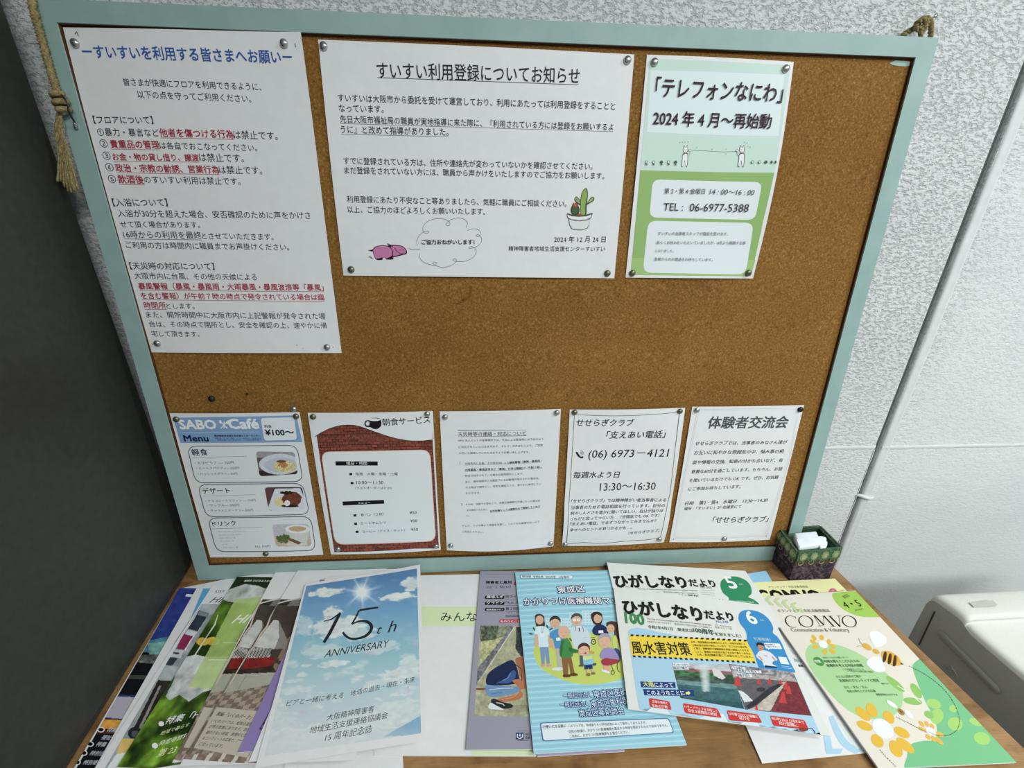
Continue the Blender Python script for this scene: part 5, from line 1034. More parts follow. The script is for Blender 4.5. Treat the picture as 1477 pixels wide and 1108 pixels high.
# white booklet with a green band
t8 = mag('white booklet with a pale green band and handwritten style title', list(on_table([(508, 832), (692, 828.3), (774, 1091), (540, 1090)], .004)), .0035, name='booklet', cat='booklet')
t8.z = (590, 810, 3.72); t8.pg([(-300, 243), (364, 243), (350, 348), (-320, 348)], '#d3e2b2'); t8.t('みんなの', 172, 322, 440, 322, '#2d3133', b=.004, sh=.15); t8.pg([(338, 1013), (690, 1013), (690, 1040), (338, 1040)], '#d0e0b0')

# lilac magazine with the painting of a crouching man
t10 = mag('lilac magazine with a painting of a crouching man in a navy shirt', rect((692.8, 824), (672, 1080), .205, .287, .0075), .0025, gain=1.0)
t10.pg([(692, 823.6), (960, 823), (960, 1090), (668, 1084)], '#9a97a8'); t10.z = (590, 810, 3.72)
def paint(X, Y):
    n = fbm(X / 24, Y / 24, 4, 2); n2 = fbm(X / 9, Y / 9, 3, 6); C = np.tile(hexa('#a9a888'), (len(X), 1)) * (.72 + .34 * n + .2 * n2)[:, None]
    def p(pts, c, a=.5): m = inpoly(X, Y, pts); C[m] = hexa(c) * (1 - a / 2 + a * n2[m])[:, None]
    p([(383, 345), (480, 345), (470, 420), (383, 430)], '#5d6550', 1.2); p([(480, 345), (560, 345), (545, 400), (470, 420)], '#8a8f74', .6); p([(383, 440), (520, 400), (440, 520), (383, 540)], '#b2b07e', .6)
    p([(548, 348), (566, 348), (372, 640), (360, 665), (368, 575), (455, 470)], '#77777c', .9); p([(562, 352), (568, 352), (374, 650), (366, 658)], '#d5d3c6', .2); p([(575, 352), (690, 352), (690, 520), (600, 510), (572, 470)], '#3f4248', 1.0)
    p([(455, 540), (520, 560), (530, 575), (460, 548)], '#8f9a70'); p([(360, 680), (415, 680), (415, 688), (360, 688)], '#8a3a2c', .2); m = ((X - 560) / 110) ** 2 + ((Y - 790) / 22) ** 2 < 1; C[m] *= .9; return C
t10.pic([(383, 345), (700, 345), (720, 835), (350, 830)], paint, .0011)
t10.sm([(545, 530), (565, 540), (580, 575), (590, 620), (600, 650), (555, 660), (500, 665), (430, 665), (412, 650), (420, 610), (450, 580), (500, 550)], '#1b2a50'); t10.sm([(540, 600), (560, 585), (575, 600), (560, 640), (520, 655), (480, 650), (520, 630)], '#3a5a92'); t10.ln([(500, 640), (530, 625), (545, 600)], 4, '#6e8ec2', curve=3); t10.ln([(470, 655), (505, 640), (530, 640)], 3, '#54749f', curve=3)
t10.sm([(410, 666), (480, 668), (560, 670), (592, 676), (590, 695), (560, 712), (510, 720), (455, 730), (418, 715)], '#6f93bc'); t10.ln([(430, 690), (500, 682), (560, 680)], 5, '#a9c4dc', curve=3); t10.ln([(440, 712), (500, 702)], 4, '#4a6f9c')
t10.sm([(555, 640), (600, 632), (640, 650), (640, 680), (600, 690), (612, 715), (590, 740), (530, 752), (480, 758), (470, 742), (520, 728), (580, 712), (596, 690), (580, 668)], '#b8744c'); t10.ln([(590, 700), (560, 728), (500, 742)], 4, '#d9986c', curve=3)
t10.sm([(570, 525), (615, 515), (640, 560), (640, 640), (600, 625), (588, 580)], '#a8694a'); t10.ln([(560, 545), (600, 575), (605, 640)], 4, '#35302c')
t10.sm([(440, 745), (460, 738), (500, 755), (545, 765), (558, 780), (530, 790), (490, 788), (450, 778)], '#26282a'); t10.sm([(426, 775), (440, 760), (470, 775), (510, 797), (460, 795), (430, 790)], '#dcdfe0'); t10.ln([(468, 758), (500, 765), (512, 775)], 5, '#c9ccce', curve=3); t10.ln([(362, 684), (412, 684)], 6, '#8a3228')
t10.z = (680, 810, 7.385)
t10.ln([(160, 138), (520, 142)], 3, '#77748a'); t10.t('障害者と雇用', 155, 240, 428, 238, '#1c1c24', b=.035, sy=.85); t10.pg([(448, 250), (462, 215), (480, 215), (480, 258)], '#b2283a')
t10.t('2025・6', 155, 286, 270, 286, '#3a3a46', sh=.2); t10.t('No.572', 300, 286, 422, 284, '#3a3a46', sh=.2)
for y, tt, rt in ((382, '職場ルポ', '同ライフ'), (446, 'グラビア', '「ものづく'), (512, '編集委員が行く', '第２回臨')):
    t10.rr([(145, y - 17), (355, y - 17), (350, y + 20), (140, y + 20)], 16, '#1d1d22'); t10.t(tt, 160, y + 12, 340, y + 12, '#e4e4ea', b=.01, sy=.8); t10.t(rt, 366, y + 10, 520, y + 10, '#33333c', b=.01); t10.ln([(362, y + 24), (520, y + 24)], 3, '#55556a')
t10.t('ジョブコーチ', 390, 555, 540, 552, '#33333c'); t10.ln([(362, 575), (540, 572)], 7, '#4a4a5a'); t10.ln([(362, 592), (540, 590)], 7, '#4a4a5a'); t10.rr([(296, 618), (560, 616), (560, 652), (292, 655)], 16, '#c03348'); t10.t('私のひとこと', 308, 650, 520, 648, '#f4e4e6', b=.015, sy=.75)
t10.z = (670, 940, 6.925); t10.pg([(515, 812), (592, 812), (592, 880), (513, 880)], '#223a72'); t10.ln([(530, 825), (528, 858), (552, 868), (578, 858), (578, 825)], 8, '#dfe4ee', curve=3); t10.ln([(553, 822), (553, 850)], 7, '#dfe4ee'); t10.ln([(540, 845), (568, 845)], 5, '#dfe4ee'); t10.t('独立', 608, 842, 660, 842, '#2a3050'); t10.t('高齢', 608, 878, 660, 878, '#2a3050'); t10.ln([(525, 795), (640, 795)], 3, '#6a6a90'); t10.ln([(525, 890), (640, 890)], 4, '#34406e')

t11 = mag('pale lilac leaflet peeping out beneath the light blue clinic booklet', list(on_table([(760, 860), (905, 856), (901, 1084.5), (775, 1092)], .003)), .002, name='leaflet', cat='leaflet')
t11.pg([(758, 858), (910, 854), (905, 1090), (770, 1096)], '#b4a8cc')

# light blue clinic map booklet
t12 = mag('light blue striped booklet with cartoon people and white outlined title', list(on_table([(742.9, 825.6), (893, 821.5), (990.9, 1074.9), (769.8, 1087.8)], .0115)), .0032, name='booklet', cat='booklet', extra=lambda u, v: 0.0015 * np.sin(2 * np.pi * u) * (1 - v) ** 3)
t12.z = (730, 810, 3.7185); t12.pg([(48, 58), (610, 38), (975, 988), (148, 1036)], '#96ccde')
for i in range(66):
    f = i / 66; y0 = 70 + f ** 1.08 * 955; xl = 49 + (y0 - 58) * .1026; xr = 600 + (y0 - 42) * .392; t12.layer -= 1 if i else 0; t12.ln([(xl + 3, y0 + 2), ((xl + xr) / 2, y0 - 12 - f * 10), (xr - 6, y0 - 26 - f * 22)], 5.2 + 2.5 * f, '#a9dbe9' if i % 2 else '#8cc4d8')
t12.z = (760, 860, 7.9125)     # cartoon people in their own frame
L = '#c3d05a'
t12.sm([(75, 640), (110, 560), (230, 500), (400, 450), (700, 420), (1000, 460), (1150, 620), (1120, 900), (980, 975), (780, 1008), (600, 1005), (420, 960), (260, 890), (130, 790)], L)
for x, y, w, h in ((215, 250, 180, 90), (390, 260, 110, 120), (480, 190, 60, 60), (630, 165, 170, 170)):
    t12.pg([(x, y), (x + w, y - 4), (x + w + 6, y + h), (x + 4, y + h)], '#c3dfe9')
    for i in range(int(w // 36)):
        for j in range(int(h // 34)): t12.layer -= 1 if i + j else 0; t12.pg([(x + 12 + i * 36, y + 12 + j * 34), (x + 32 + i * 36, y + 11 + j * 34), (x + 32 + i * 36, y + 28 + j * 34), (x + 12 + i * 36, y + 29 + j * 34)], '#a5cbdc')
SK = '#d9ac8c'; HR = '#3b3130'
def face(x, y, r, sk=SK, hair=None, hs=0, glasses=False):
    t12.el(x, y, r, r * 1.12, sk, n=18)
    if hair: t12.sm([(x - r * 1.05, y - r * .1), (x - r * .95, y - r * .8), (x - r * .3, y - r * 1.3), (x + r * .5, y - r * 1.25), (x + r * 1.05, y - r * .7), (x + r * 1.08, y), (x + r * .7, y - r * .55), (x, y - r * .75), (x - r * .7, y - r * .45)], hair)
    for dx in (-.4, .4):
        if glasses: t12.el(x + dx * r * .95, y - r * .02, r * .32, r * .26, '#eef0ea', n=10)
        t12.ln([(x + dx * r - 5, y), (x + dx * r, y - 4), (x + dx * r + 5, y)], 3, '#4a3028')
    t12.ln([(x - r * .25, y + r * .55), (x, y + r * .66), (x + r * .25, y + r * .52)], 3.4, '#a84a40')
# doctor
t12.sm([(500, 380), (560, 345), (640, 345), (700, 400), (730, 480), (720, 560), (560, 600), (520, 540)], '#c9d8de'); t12.pg([(575, 350), (620, 350), (600, 410)], '#eef2f4'); t12.pg([(588, 362), (604, 362), (606, 400), (594, 408)], '#2a3f6c'); t12.ln([(555, 345), (550, 400)], 7, '#3a4c66'); t12.ln([(630, 345), (650, 395), (640, 410)], 6, '#3a4c66'); face(565, 275, 60, SK, '#4a5156', glasses=True); t12.ln([(640, 478), (690, 474)], 3, '#8fa2ac')
# woman at the left
t12.sm([(92, 245), (100, 215), (145, 203), (190, 225), (200, 280), (205, 340), (170, 350), (115, 352), (100, 320)], '#4a3e38'); t12.sm([(100, 360), (150, 345), (215, 355), (255, 420), (240, 590), (140, 590), (125, 450), (85, 430)], '#cfe6ec'); face(145, 275, 45); t12.ln([(92, 235), (130, 212), (185, 235), (195, 260)], 12, '#4a3e38', curve=3)
t12.pg([(95, 440), (125, 440), (135, 560), (105, 580), (82, 560)], SK); t12.pg([(240, 430), (262, 470), (285, 590), (262, 592), (240, 520)], SK); t12.ln([(160, 350), (175, 425)], 3, '#5a6a7a'); t12.ln([(188, 350), (178, 425)], 3, '#5a6a7a'); t12.pg([(146, 430), (194, 427), (197, 464), (148, 466)], '#f2f6f8')
t12.pg([(148, 585), (245, 583), (262, 770), (228, 775), (205, 640), (202, 775), (168, 778)], '#7796bc'); t12.sm([(160, 790), (180, 776), (205, 785), (205, 806), (165, 808)], '#d795a5'); t12.sm([(225, 785), (250, 775), (275, 790), (272, 806), (228, 808)], '#d795a5')
for x, y, a in ((45, 432, 10), (82, 378, 60), (232, 350, 70), (275, 378, -30), (498, 498, 50)): t12.el(x, y, 24, 10, '#3a6a48', a, n=10)
# young man in blue
t12.sm([(262, 430), (300, 395), (360, 380), (400, 440), (385, 600), (325, 605), (300, 500), (262, 480)], '#4a93c6'); t12.pg([(250, 480), (290, 500), (325, 600), (300, 610)], SK); t12.pg([(325, 600), (392, 600), (400, 815), (350, 820), (340, 700)], '#b7b3aa'); face(320, 305, 58, SK, HR); t12.pg([(332, 478), (380, 474), (384, 510), (336, 514)], '#e4eef4'); t12.sm([(285, 830), (340, 815), (400, 820), (405, 850), (300, 850)], '#d7dde2')
# nurse in navy
t12.sm([(745, 395), (790, 330), (860, 330), (905, 360), (930, 415), (900, 445), (780, 448)], '#20305c'); t12.sm([(730, 235), (745, 195), (795, 180), (850, 200), (862, 260), (850, 320), (835, 330), (765, 320)], '#3d2f2c'); face(808, 260, 46); t12.ln([(742, 225), (790, 200), (845, 222)], 16, '#3d2f2c', curve=3); t12.pg([(816, 396), (870, 394), (872, 424), (818, 427)], '#eef2f6')
# bicycle wheel and wheel chair
t12.ln([(760 + 26 * math.cos(a), 524 + 28 * math.sin(a)) for a in np.linspace(0, 2 * math.pi, 17)], 9, '#3a3a40'); t12.el(760, 524, 8, 8, '#8a8a90', n=8); t12.ln([(725, 478), (780, 474)], 6, '#8a3044')
# woman at the right with long hair
t12.sm([(905, 320), (950, 290), (1020, 300), (1040, 360), (1050, 470), (1060, 600), (1030, 580), (1000, 480), (990, 400)], '#5a4034'); face(955, 375, 45); t12.ln([(910, 345), (940, 312), (1000, 318)], 18, '#4a342c', curve=3)
t12.sm([(975, 500), (1010, 450), (1040, 520), (1060, 620), (1000, 640)], '#c9d46a')
# grandmother
t12.sm([(990, 610), (1050, 620), (1062, 740), (960, 770)], '#3a4f86'); t12.sm([(830, 680), (870, 610), (930, 590), (990, 610), (1050, 700), (1040, 745), (950, 730), (860, 720)], '#9a8cc0'); face(885, 520, 70, '#dcb090', '#a9a2b0'); t12.sm([(848, 740), (900, 710), (960, 720), (1040, 730), (1050, 760), (960, 790), (900, 800), (860, 780)], '#a83844'); t12.pg([(870, 795), (940, 800), (950, 850), (900, 860), (880, 840)], '#e0a68a'); t12.sm([(850, 840), (900, 850), (945, 870), (930, 885), (860, 865)], '#dfe4ee')
t12.ln([(1060 + 30 * math.cos(a), 800 + 70 * math.sin(a)) for a in np.linspace(1.3, 4.9, 11)], 6, '#4a4c54'); t12.ln([(980 + 20 * math.cos(a), 876 + 24 * math.sin(a)) for a in np.linspace(0, 2 * math.pi, 13)], 6, '#33363c'); t12.ln([(960, 780), (985, 850)], 6, '#555a62')
# grandfather in green
t12.pg([(400, 700), (505, 690), (545, 885), (500, 890), (475, 740), (470, 900), (418, 905)], '#8a6238'); t12.sm([(410, 910), (440, 895), (492, 900), (495, 925), (430, 932)], '#6a3f26'); t12.sm([(495, 890), (540, 880), (578, 895), (575, 912), (510, 915)], '#6a3f26')
t12.sm([(385, 560), (400, 500), (450, 480), (490, 520), (520, 600), (515, 695), (395, 705), (372, 630)], '#3f8a44'); t12.sm([(385, 560), (400, 510), (420, 520), (410, 600), (395, 690), (374, 640)], '#2f6e3a'); t12.sm([(480, 590), (520, 600), (585, 625), (580, 650), (520, 650), (480, 625)], '#2f7238'); face(420, 418, 66, '#dcae90', None); t12.ln([(360, 380), (385, 352), (440, 345), (475, 370)], 8, '#c9beb6', curve=3)
# child
t12.pg([(602, 680), (640, 690), (640, 790), (610, 800)], '#4f6066'); t12.sm([(595, 795), (640, 780), (645, 805), (600, 808)], '#4a5560'); t12.sm([(745, 775), (790, 770), (785, 795), (750, 795)], '#4a5560')
t12.sm([(640, 690), (700, 670), (745, 690), (760, 740), (740, 790), (660, 795)], '#86c4da'); t12.pg([(640, 690), (745, 685), (745, 720), (645, 735)], '#cfdc7c'); t12.pg([(655, 790), (745, 782), (752, 835), (710, 838), (700, 815), (695, 842), (658, 840)], '#203a72'); t12.pg([(672, 840), (700, 840), (705, 885), (685, 888)], SK); t12.pg([(725, 836), (750, 834), (765, 870), (745, 878)], SK); t12.sm([(678, 895), (700, 882), (722, 892), (718, 914), (682, 914)], '#8f7442'); t12.sm([(735, 885), (758, 870), (780, 880), (772, 898), (742, 902)], '#8f7442')
face(650, 620, 62, '#dfb294', '#5a2f2a'); t12.el(668, 655, 14, 10, '#b83a34', n=10); t12.el(740, 645, 32, 16, '#d49a4a', 20, n=10); t12.pg([(580, 640), (600, 630), (620, 660), (600, 672)], SK)
t12.z = (680, 810, 7.385)
t12.rr([(520, 150), (1082, 152), (1078, 190), (522, 186)], 18, '#d6e8f0'); t12.rr([(520, 150), (1082, 152), (1078, 190), (522, 186)], 18, '#4a6c94', w=3); t12.t('保存版', 540, 178, 635, 178, '#2c3c60', b=.02); t12.t('令和6年', 655, 180, 768, 180, '#2c3c60', b=.02); t12.t('2024年', 792, 182, 900, 184, '#2c3c60', b=.01); t12.t('4月発行', 930, 185, 1045, 185, '#2c3c60', b=.02)
for b, c in ((.10, '#1f3768'), (.018, '#f3f8fb')):
    t12.lift = 0.0 if b > .05 else 1.3e-4
    t12.t('東成区', 925, 345, 1212, 330, c, b=b, sy=.95, res=2); t12.t('かかりつけ医療機関マップ', 563, 474, 1675, 452, c, b=b, sy=1.05, res=2)
t12.z = (730, 810, 3.7185)
for b, c in ((.10, '#2a4a8c'), (.0, '#cfe4f2')):
    t12.lift = 0.0 if b > .05 else 1.3e-4
    t12.t('一般社団法人', 308, 738, 460, 732, c, b=b, sy=1.1); t12.t('東成区医師会', 474, 738, 690, 720, c, b=b, sy=1.1); t12.t('一般社団法人', 292, 788, 447, 781, c, b=b, sy=1.1); t12.t('東成区歯科医師会', 460, 786, 730, 764, c, b=b, sy=1.1); t12.t('東成区薬剤師会', 394, 838, 637, 824, c, b=b, sy=1.1)
t12.rr([(182, 868), (872, 842), (902, 922), (197, 968)], 14, '#4a7fb0'); t12.rr([(187, 872), (868, 847), (896, 918), (201, 963)], 13, '#dde7ec')
t12.t('お使いになる前に', 200, 899, 322, 893, '#24304a', b=.02); t12.t('このマップは、地域割りを小学校区別によって製作しておりますが、', 335, 893, 754, 874, '#2c3242'); t12.t('区民の皆様が、かかりつけ医療機関を選ばれる地域を限定するものではありません。', 338, 924, 870, 889, '#2c3242'); t12.t('ご自由に、かかりつけ医療機関をお選びください。', 342, 949, 662, 926, '#2c3242')

# white document with big pale blue figures, and the two voluntary-work magazines
t15b = mag('white report with big pale blue figures lying under the newspapers', list(on_table([(986, 842), (1105, 823.4), (1254, 1086), (1099.5, 1101.5)], .0025)), .0024, name='report', cat='report')
t15b.pg([(985, 841), (1106, 822), (1119, 841), (1000, 862)], '#8fc4e4'); t15b.z = (1130, 930, 4.256)
t15b.ln([(290, 440), (330, 530), (380, 610), (470, 665)], 42, '#a9cfe4', curve=4, ws=[30, 42, 44, 40]); t15b.ln([(330, 455), (400, 560), (460, 640)], 12, '#dfe9ee', curve=3); t15b.pg([(245, 560), (290, 572), (300, 640), (365, 640), (350, 672), (262, 672)], '#a9cfe4')
t15b.z = (1020, 870, 10.07); t15b.t('En', 1265, 850, 1320, 860, '#6fa0a8', sh=.2); t15b.t('Enjoy', 1262, 868, 1420, 885, '#6fa0a8'); t15b.t('編集', 1330, 925, 1400, 932, '#33383c', b=.02); t15b.ln([(1200, 680), (1260, 740), (1300, 750)], 9, '#9cc4c0', ws=[2, 12, 3])
t16 = mag('pale yellow volunteer magazine, mostly hidden behind the cream one', list(on_table([(1083.4, 840.3), (1203.9, 834.6), (1440, 1075), (1266, 1090)], .0045)), .0016)
t16.pg([(1082, 839.5), (1205, 833.5), (1300, 930), (1130, 940)], '#e6e4a4'); t16.z = (1080, 820, 7.385)
t16.t('ボランティア・市民活動情報誌', 216, 214, 640, 207, '#5a5a40', b=.01); t16.t('COMVO', 160, 375, 850, 375, '#15150f', b=.05, sy=1.25)
t16.sm([(850, 255), (860, 225), (890, 212), (925, 222), (945, 245), (1000, 235), (1020, 248), (960, 260), (930, 275), (900, 285), (860, 280)], '#c96a80'); t16.el(925, 270, 16, 10, '#f0c8c8'); t16.el(895, 240, 14, 10, '#e08a98')
t17 = mag('cream volunteer magazine with bees, yellow flowers and green shapes', list(on_table([(1094, 861), (1233.5, 852), (1466.4, 1100.2), (1268, 1110)], .0085)), .0034)
t17.pg([(1093, 860), (1234, 851), (1468, 1101), (1268, 1112)], '#e0d8cb')
t17.z = (1080, 800, 3.597)
t17.sm([(432, 206), (470, 196), (560, 190), (590, 205), (640, 262), (690, 318), (640, 326), (570, 320), (500, 292), (452, 250)], '#9cc648')
t17.sm([(296, 540), (296, 500), (312, 472), (350, 458), (420, 462), (500, 482), (580, 520), (660, 572), (740, 640), (792, 700), (800, 760), (775, 815), (720, 850), (640, 855), (560, 835), (480, 782), (400, 700), (330, 610)], '#a6d093')
t17.sm([(852, 600), (860, 562), (890, 545), (925, 558), (1060, 700), (1220, 880), (1388, 1075), (1370, 1090), (1150, 1100), (960, 1110), (815, 1112), (820, 1050), (835, 990), (900, 968), (965, 960), (975, 900), (950, 830), (905, 740)], '#72bd86')
for x, y, rx, ry in ((960, 775, 40, 24), (975, 840, 34, 40), (1060, 800, 22, 18), (1180, 870, 40, 18), (1210, 955, 44, 32), (1070, 880, 40, 34)): t17.el(x, y, rx, ry, '#9fcf66', 20)
for x, y, rx, ry, a in ((760, 672, 62, 17, 40), (868, 708, 46, 20, 55), (850, 762, 50, 18, 10), (935, 832, 28, 18, 30)): t17.el(x, y, rx, ry, '#8cbf5c', a)
t17.ln([(770, 680), (835, 722), (890, 768)], 4, '#dfe8cc')
YL = '#e3b41a'
t17.z = (1080, 820, 7.385)
for x, y, a, b_, r in ((693, 738, 40, 22, 52), (775, 738, 32, 27, 60), (683, 782, 40, 21, 28), (712, 836, 37, 23, -5), (852, 782, 30, 24, 80), (892, 830, 40, 22, 35), (812, 888, 33, 28, 60), (890, 884, 44, 24, 38)): t17.el(x, y, a * .92, b_ * .88, YL, r)
t17.el(793, 812, 52, 36, '#eceef2', 30)
t17.z = (1130, 930, 4.256)
for x, y, a, b_, r in ((487, 426, 64, 30, 42), (541, 404, 54, 34, 58), (646, 447, 50, 34, 52), (498, 499, 58, 30, 25), (726, 540, 60, 32, 30), (576, 592, 52, 38, 50), (690, 640, 64, 40, 58), (748, 620, 76, 32, 40)): t17.el(x, y, a * .9, b_ * .84, YL, r, 24)
t17.el(610, 517, 76, 50, '#e6e9f2', 42, 26)
for x, y, a, b_, r in ((848, 488, 24, 11, 48), (880, 488, 20, 11, 60), (912, 504, 18, 12, 60), (850, 520, 26, 10, 25), (958, 552, 30, 13, 25), (888, 568, 20, 12, 50), (955, 592, 34, 12, 42), (922, 580, 22, 12, 55)): t17.el(x, y, a, b_, '#e0b23a', r, 14)
t17.el(905, 534, 36, 20, '#eceef2', 36); t17.z = (1080, 800, 3.597)
# bees
t17.sm([(625, 405), (665, 400), (705, 425), (715, 455), (690, 475), (660, 482), (635, 450)], '#ecedf0'); t17.sm([(610, 560), (640, 532), (675, 535), (700, 570), (705, 605), (670, 612), (630, 590)], '#ecedf0')
t17.el(613, 480, 28, 14, '#d9a93a', 32); t17.el(660, 504, 20, 11, '#d9a93a', 32); t17.el(738, 540, 58, 30, '#e0ab2c', 32)
for x in (702, 728, 754): t17.sm([(x, 508 + (x - 702) * .38), (x + 12, 510 + (x - 702) * .38), (x + 10, 545 + (x - 702) * .5), (x - 2, 565 + (x - 702) * .4 - 4), (x - 8, 545 + (x - 702) * .5)], '#4a2f14')
t17.pg([(788, 560), (805, 572), (786, 572)], '#6a4a20'); t17.ln([(590, 470), (575, 452), (570, 435)], 2, '#a08a60'); t17.ln([(588, 476), (568, 475), (560, 480)], 2, '#a08a60')
t17.el(742, 778, 34, 10, '#eceef0', 35); t17.el(830, 830, 30, 12, '#eceef0', 45); t17.el(790, 818, 22, 12, '#a8802c', 45); t17.ln([(782, 812), (796, 822)], 5, '#5a3c18')
for path, n in (([(832, 580), (900, 615), (960, 655), (1020, 710), (1065, 775), (1090, 840), (1090, 890), (1065, 925), (1020, 942), (970, 938), (925, 918)], 62), ([(765, 845), (820, 872), (880, 903), (925, 925)], 20), ([(680, 1015), (710, 1050), (745, 1085), (765, 1105)], 10)):
    P = spline(path, 14); m_ = len(P)
    for i in range(n):
        a = int(i * (m_ - 1) / n); b_ = int((i + .55) * (m_ - 1) / n); t17.layer -= 1 if i else 0; t17.ln([tuple(P[a]), tuple(P[max(b_, a + 1)])], 3.2, '#3f4a3c')
t17.z = (1080, 820, 7.385)
for x, y, a in ((210, 320, 0), (300, 335, 5), (385, 355, 8), (480, 385, 10)): t17.sm([(x - 35, y + 25), (x - 20, y - 10), (x + 20, y - 22), (x + 30, y - 10), (x + 5, y + 12), (x + 10, y + 25), (x + 50, y + 62), (x + 55, y + 78), (x + 15, y + 66), (x - 15, y + 35)], '#bccf96')
t17.sm([(470, 425), (520, 440), (560, 425), (570, 445), (600, 460), (580, 475), (530, 462), (500, 475)], '#bccf96')
t17.t('ボランティア・市民活動情報誌', 316, 472, 874, 470, '#77715f', b=.006)
BK = '#1b1b18'
def arc(cx, cy, rx, ry, a0, a1, ws, n=26):
    t17.ln([(cx + rx * math.cos(t) + ry * .25 * math.sin(t) * 1.2, cy + ry * math.sin(t) * 1.0) for t in np.linspace(a0, a1, n)], 6, BK, ws=ws)
arc(460, 570, 66, 62, math.radians(-48), math.radians(-300), [3, 6, 14, 6, 3]); t17.ln([(494, 515), (503, 540)], 4, BK); t17.ln([(548, 590), (552, 615)], 3, BK)
arc(608, 568, 72, 60, 0, 2 * math.pi, [13, 5, 13, 5, 13]); arc(1070, 568, 72, 60, 0, 2 * math.pi, [13, 5, 13, 5, 13])
t17.ln([(690, 505), (760, 615)], 3, BK); t17.ln([(700, 507), (802, 607)], 12, BK); t17.ln([(802, 607), (795, 512)], 4, BK); t17.ln([(800, 510), (905, 620)], 12, BK); t17.ln([(735, 618), (790, 614)], 3.5, BK); t17.ln([(870, 622), (925, 620)], 3.5, BK); t17.ln([(680, 506), (712, 505)], 3.5, BK); t17.ln([(785, 511), (812, 510)], 3.5, BK)
t17.ln([(862, 512), (975, 625)], 13, BK); t17.ln([(975, 625), (958, 508)], 4, BK); t17.ln([(838, 511), (890, 510)], 3.5, BK); t17.ln([(935, 509), (985, 508)], 3.5, BK)
t17.t('Communication & Voluntary', 470, 690, 1086, 690, '#6a675c', sy=1.1)
t17.t('4・5', 1042, 430, 1215, 405, '#26301c', sy=1.1, sh=.1); t17.t('2025', 1020, 325, 1080, 300, '#5c7a34'); t17.t('月号 NO.296', 1140, 460, 1222, 438, '#4c6a2c')
t17.sm([(690, 975), (705, 952), (740, 950), (780, 975), (798, 1010), (790, 1038), (760, 1040), (715, 1015)], '#3f8f3c'); t17.t('特集', 708, 1008, 775, 1010, '#e6f0dc', b=.02)
t17.t('地域でつながる活動レポート', 795, 965, 1065, 962, '#3c5a3a'); t17.t('地域を越えてこどもたちの', 810, 1008, 1185, 1005, '#2c3c2a', b=.01); t17.t('居場所を考える市民の挑戦', 840, 1055, 1225, 1052, '#2c3c2a', b=.01)
t17.z = (1080, 800, 3.597); gt = '#3f5a3c'
for l in (('こども食堂ネットワーク', 490, 603, 600, 602), ('―つながりを育む取り組み', 512, 612, 650, 616), ('おうえん団体のご紹介', 457, 642, 588, 640), ('災害時のボランティアと地域', 475, 664, 680, 663), ('活動だより', 690, 676, 730, 676), ('ひと・まち・えん', 500, 698, 620, 696), ('市民の声をとどける広場', 515, 719, 662, 716), ('編集委員会のおすすめ', 665, 734, 775, 735)): t17.t(*l, c=gt, b=.006)

# two district newspapers
def newsletter_head(t, z, ya, acc, y2):
    pass
t13 = mag('may district newsletter with a green round badge, lying behind the june one', list(on_table([(875.3, 813), (1075, 823.5), (1130, 905), (898, 905)], .0135)), .0018, mat='news', name='newspaper', cat='newspaper', group='district newsletters', corner=(.003, 0, 0, 0), extra=lambda u, v: 0.0022 * np.sin(np.pi * np.clip(u, 0, 1)) * (1 - v) ** 2 * .6)
t13.z = (870, 805, 5.68); BKN = '#1c1b1a'
t13.t('ひがしなり', 108, 240, 700, 246, BKN, b=.055, sy=1.02, res=2); t13.t('だより', 716, 232, 932, 240, BKN, b=.05, sy=1.05, res=2); t13.t('No.348', 802, 250, 892, 252, '#5a7a70')
t13.sm([(960, 215), (975, 180), (1030, 155), (1100, 155), (1170, 185), (1208, 230), (1216, 290), (1190, 320), (1240, 345), (1275, 386), (1150, 384), (1024, 380), (1030, 330), (985, 290), (965, 250)], '#1f8a5c'); t13.t('5', 1042, 250, 1110, 250, '#f2f6f2', b=.03, sy=1.0, res=3); t13.t('月号', 1116, 222, 1146, 222, '#e6f2ea'); t13.t('区制100周年記念特集号', 1035, 360, 1240, 372, '#d8eee0')
t13.t('編集・発行', 137, 238, 218, 246, '#4a4a48'); t13.t('The City of Osaka publishes this information in multiple languages.', 285, 262, 780, 276, '#4a4a48'); t13.t('多言語でもご覧いただけます', 290, 280, 465, 288, '#4a4a48'); t13.t('東成区役所の情報をお届けする広報紙です', 495, 284, 780, 300, '#6a6a66')
t13.t('令和7年4月1日　東成区は', 370, 318, 632, 330, '#2e5a44', b=.01); t13.t('100周年', 634, 330, 795, 344, '#2e5a44', b=.035); t13.t('を迎えました！', 800, 346, 990, 360, '#33503f', b=.01); t13.ln([(190, 130), (270, 145)], 2, '#88aa98')
t13.ln([(805, 262), (910, 268)], 3, '#9a9a94'); t13.ln([(800, 280), (915, 290)], 3, '#9a9a94'); t13.ln([(806, 296), (920, 306)], 3, '#9a9a94')

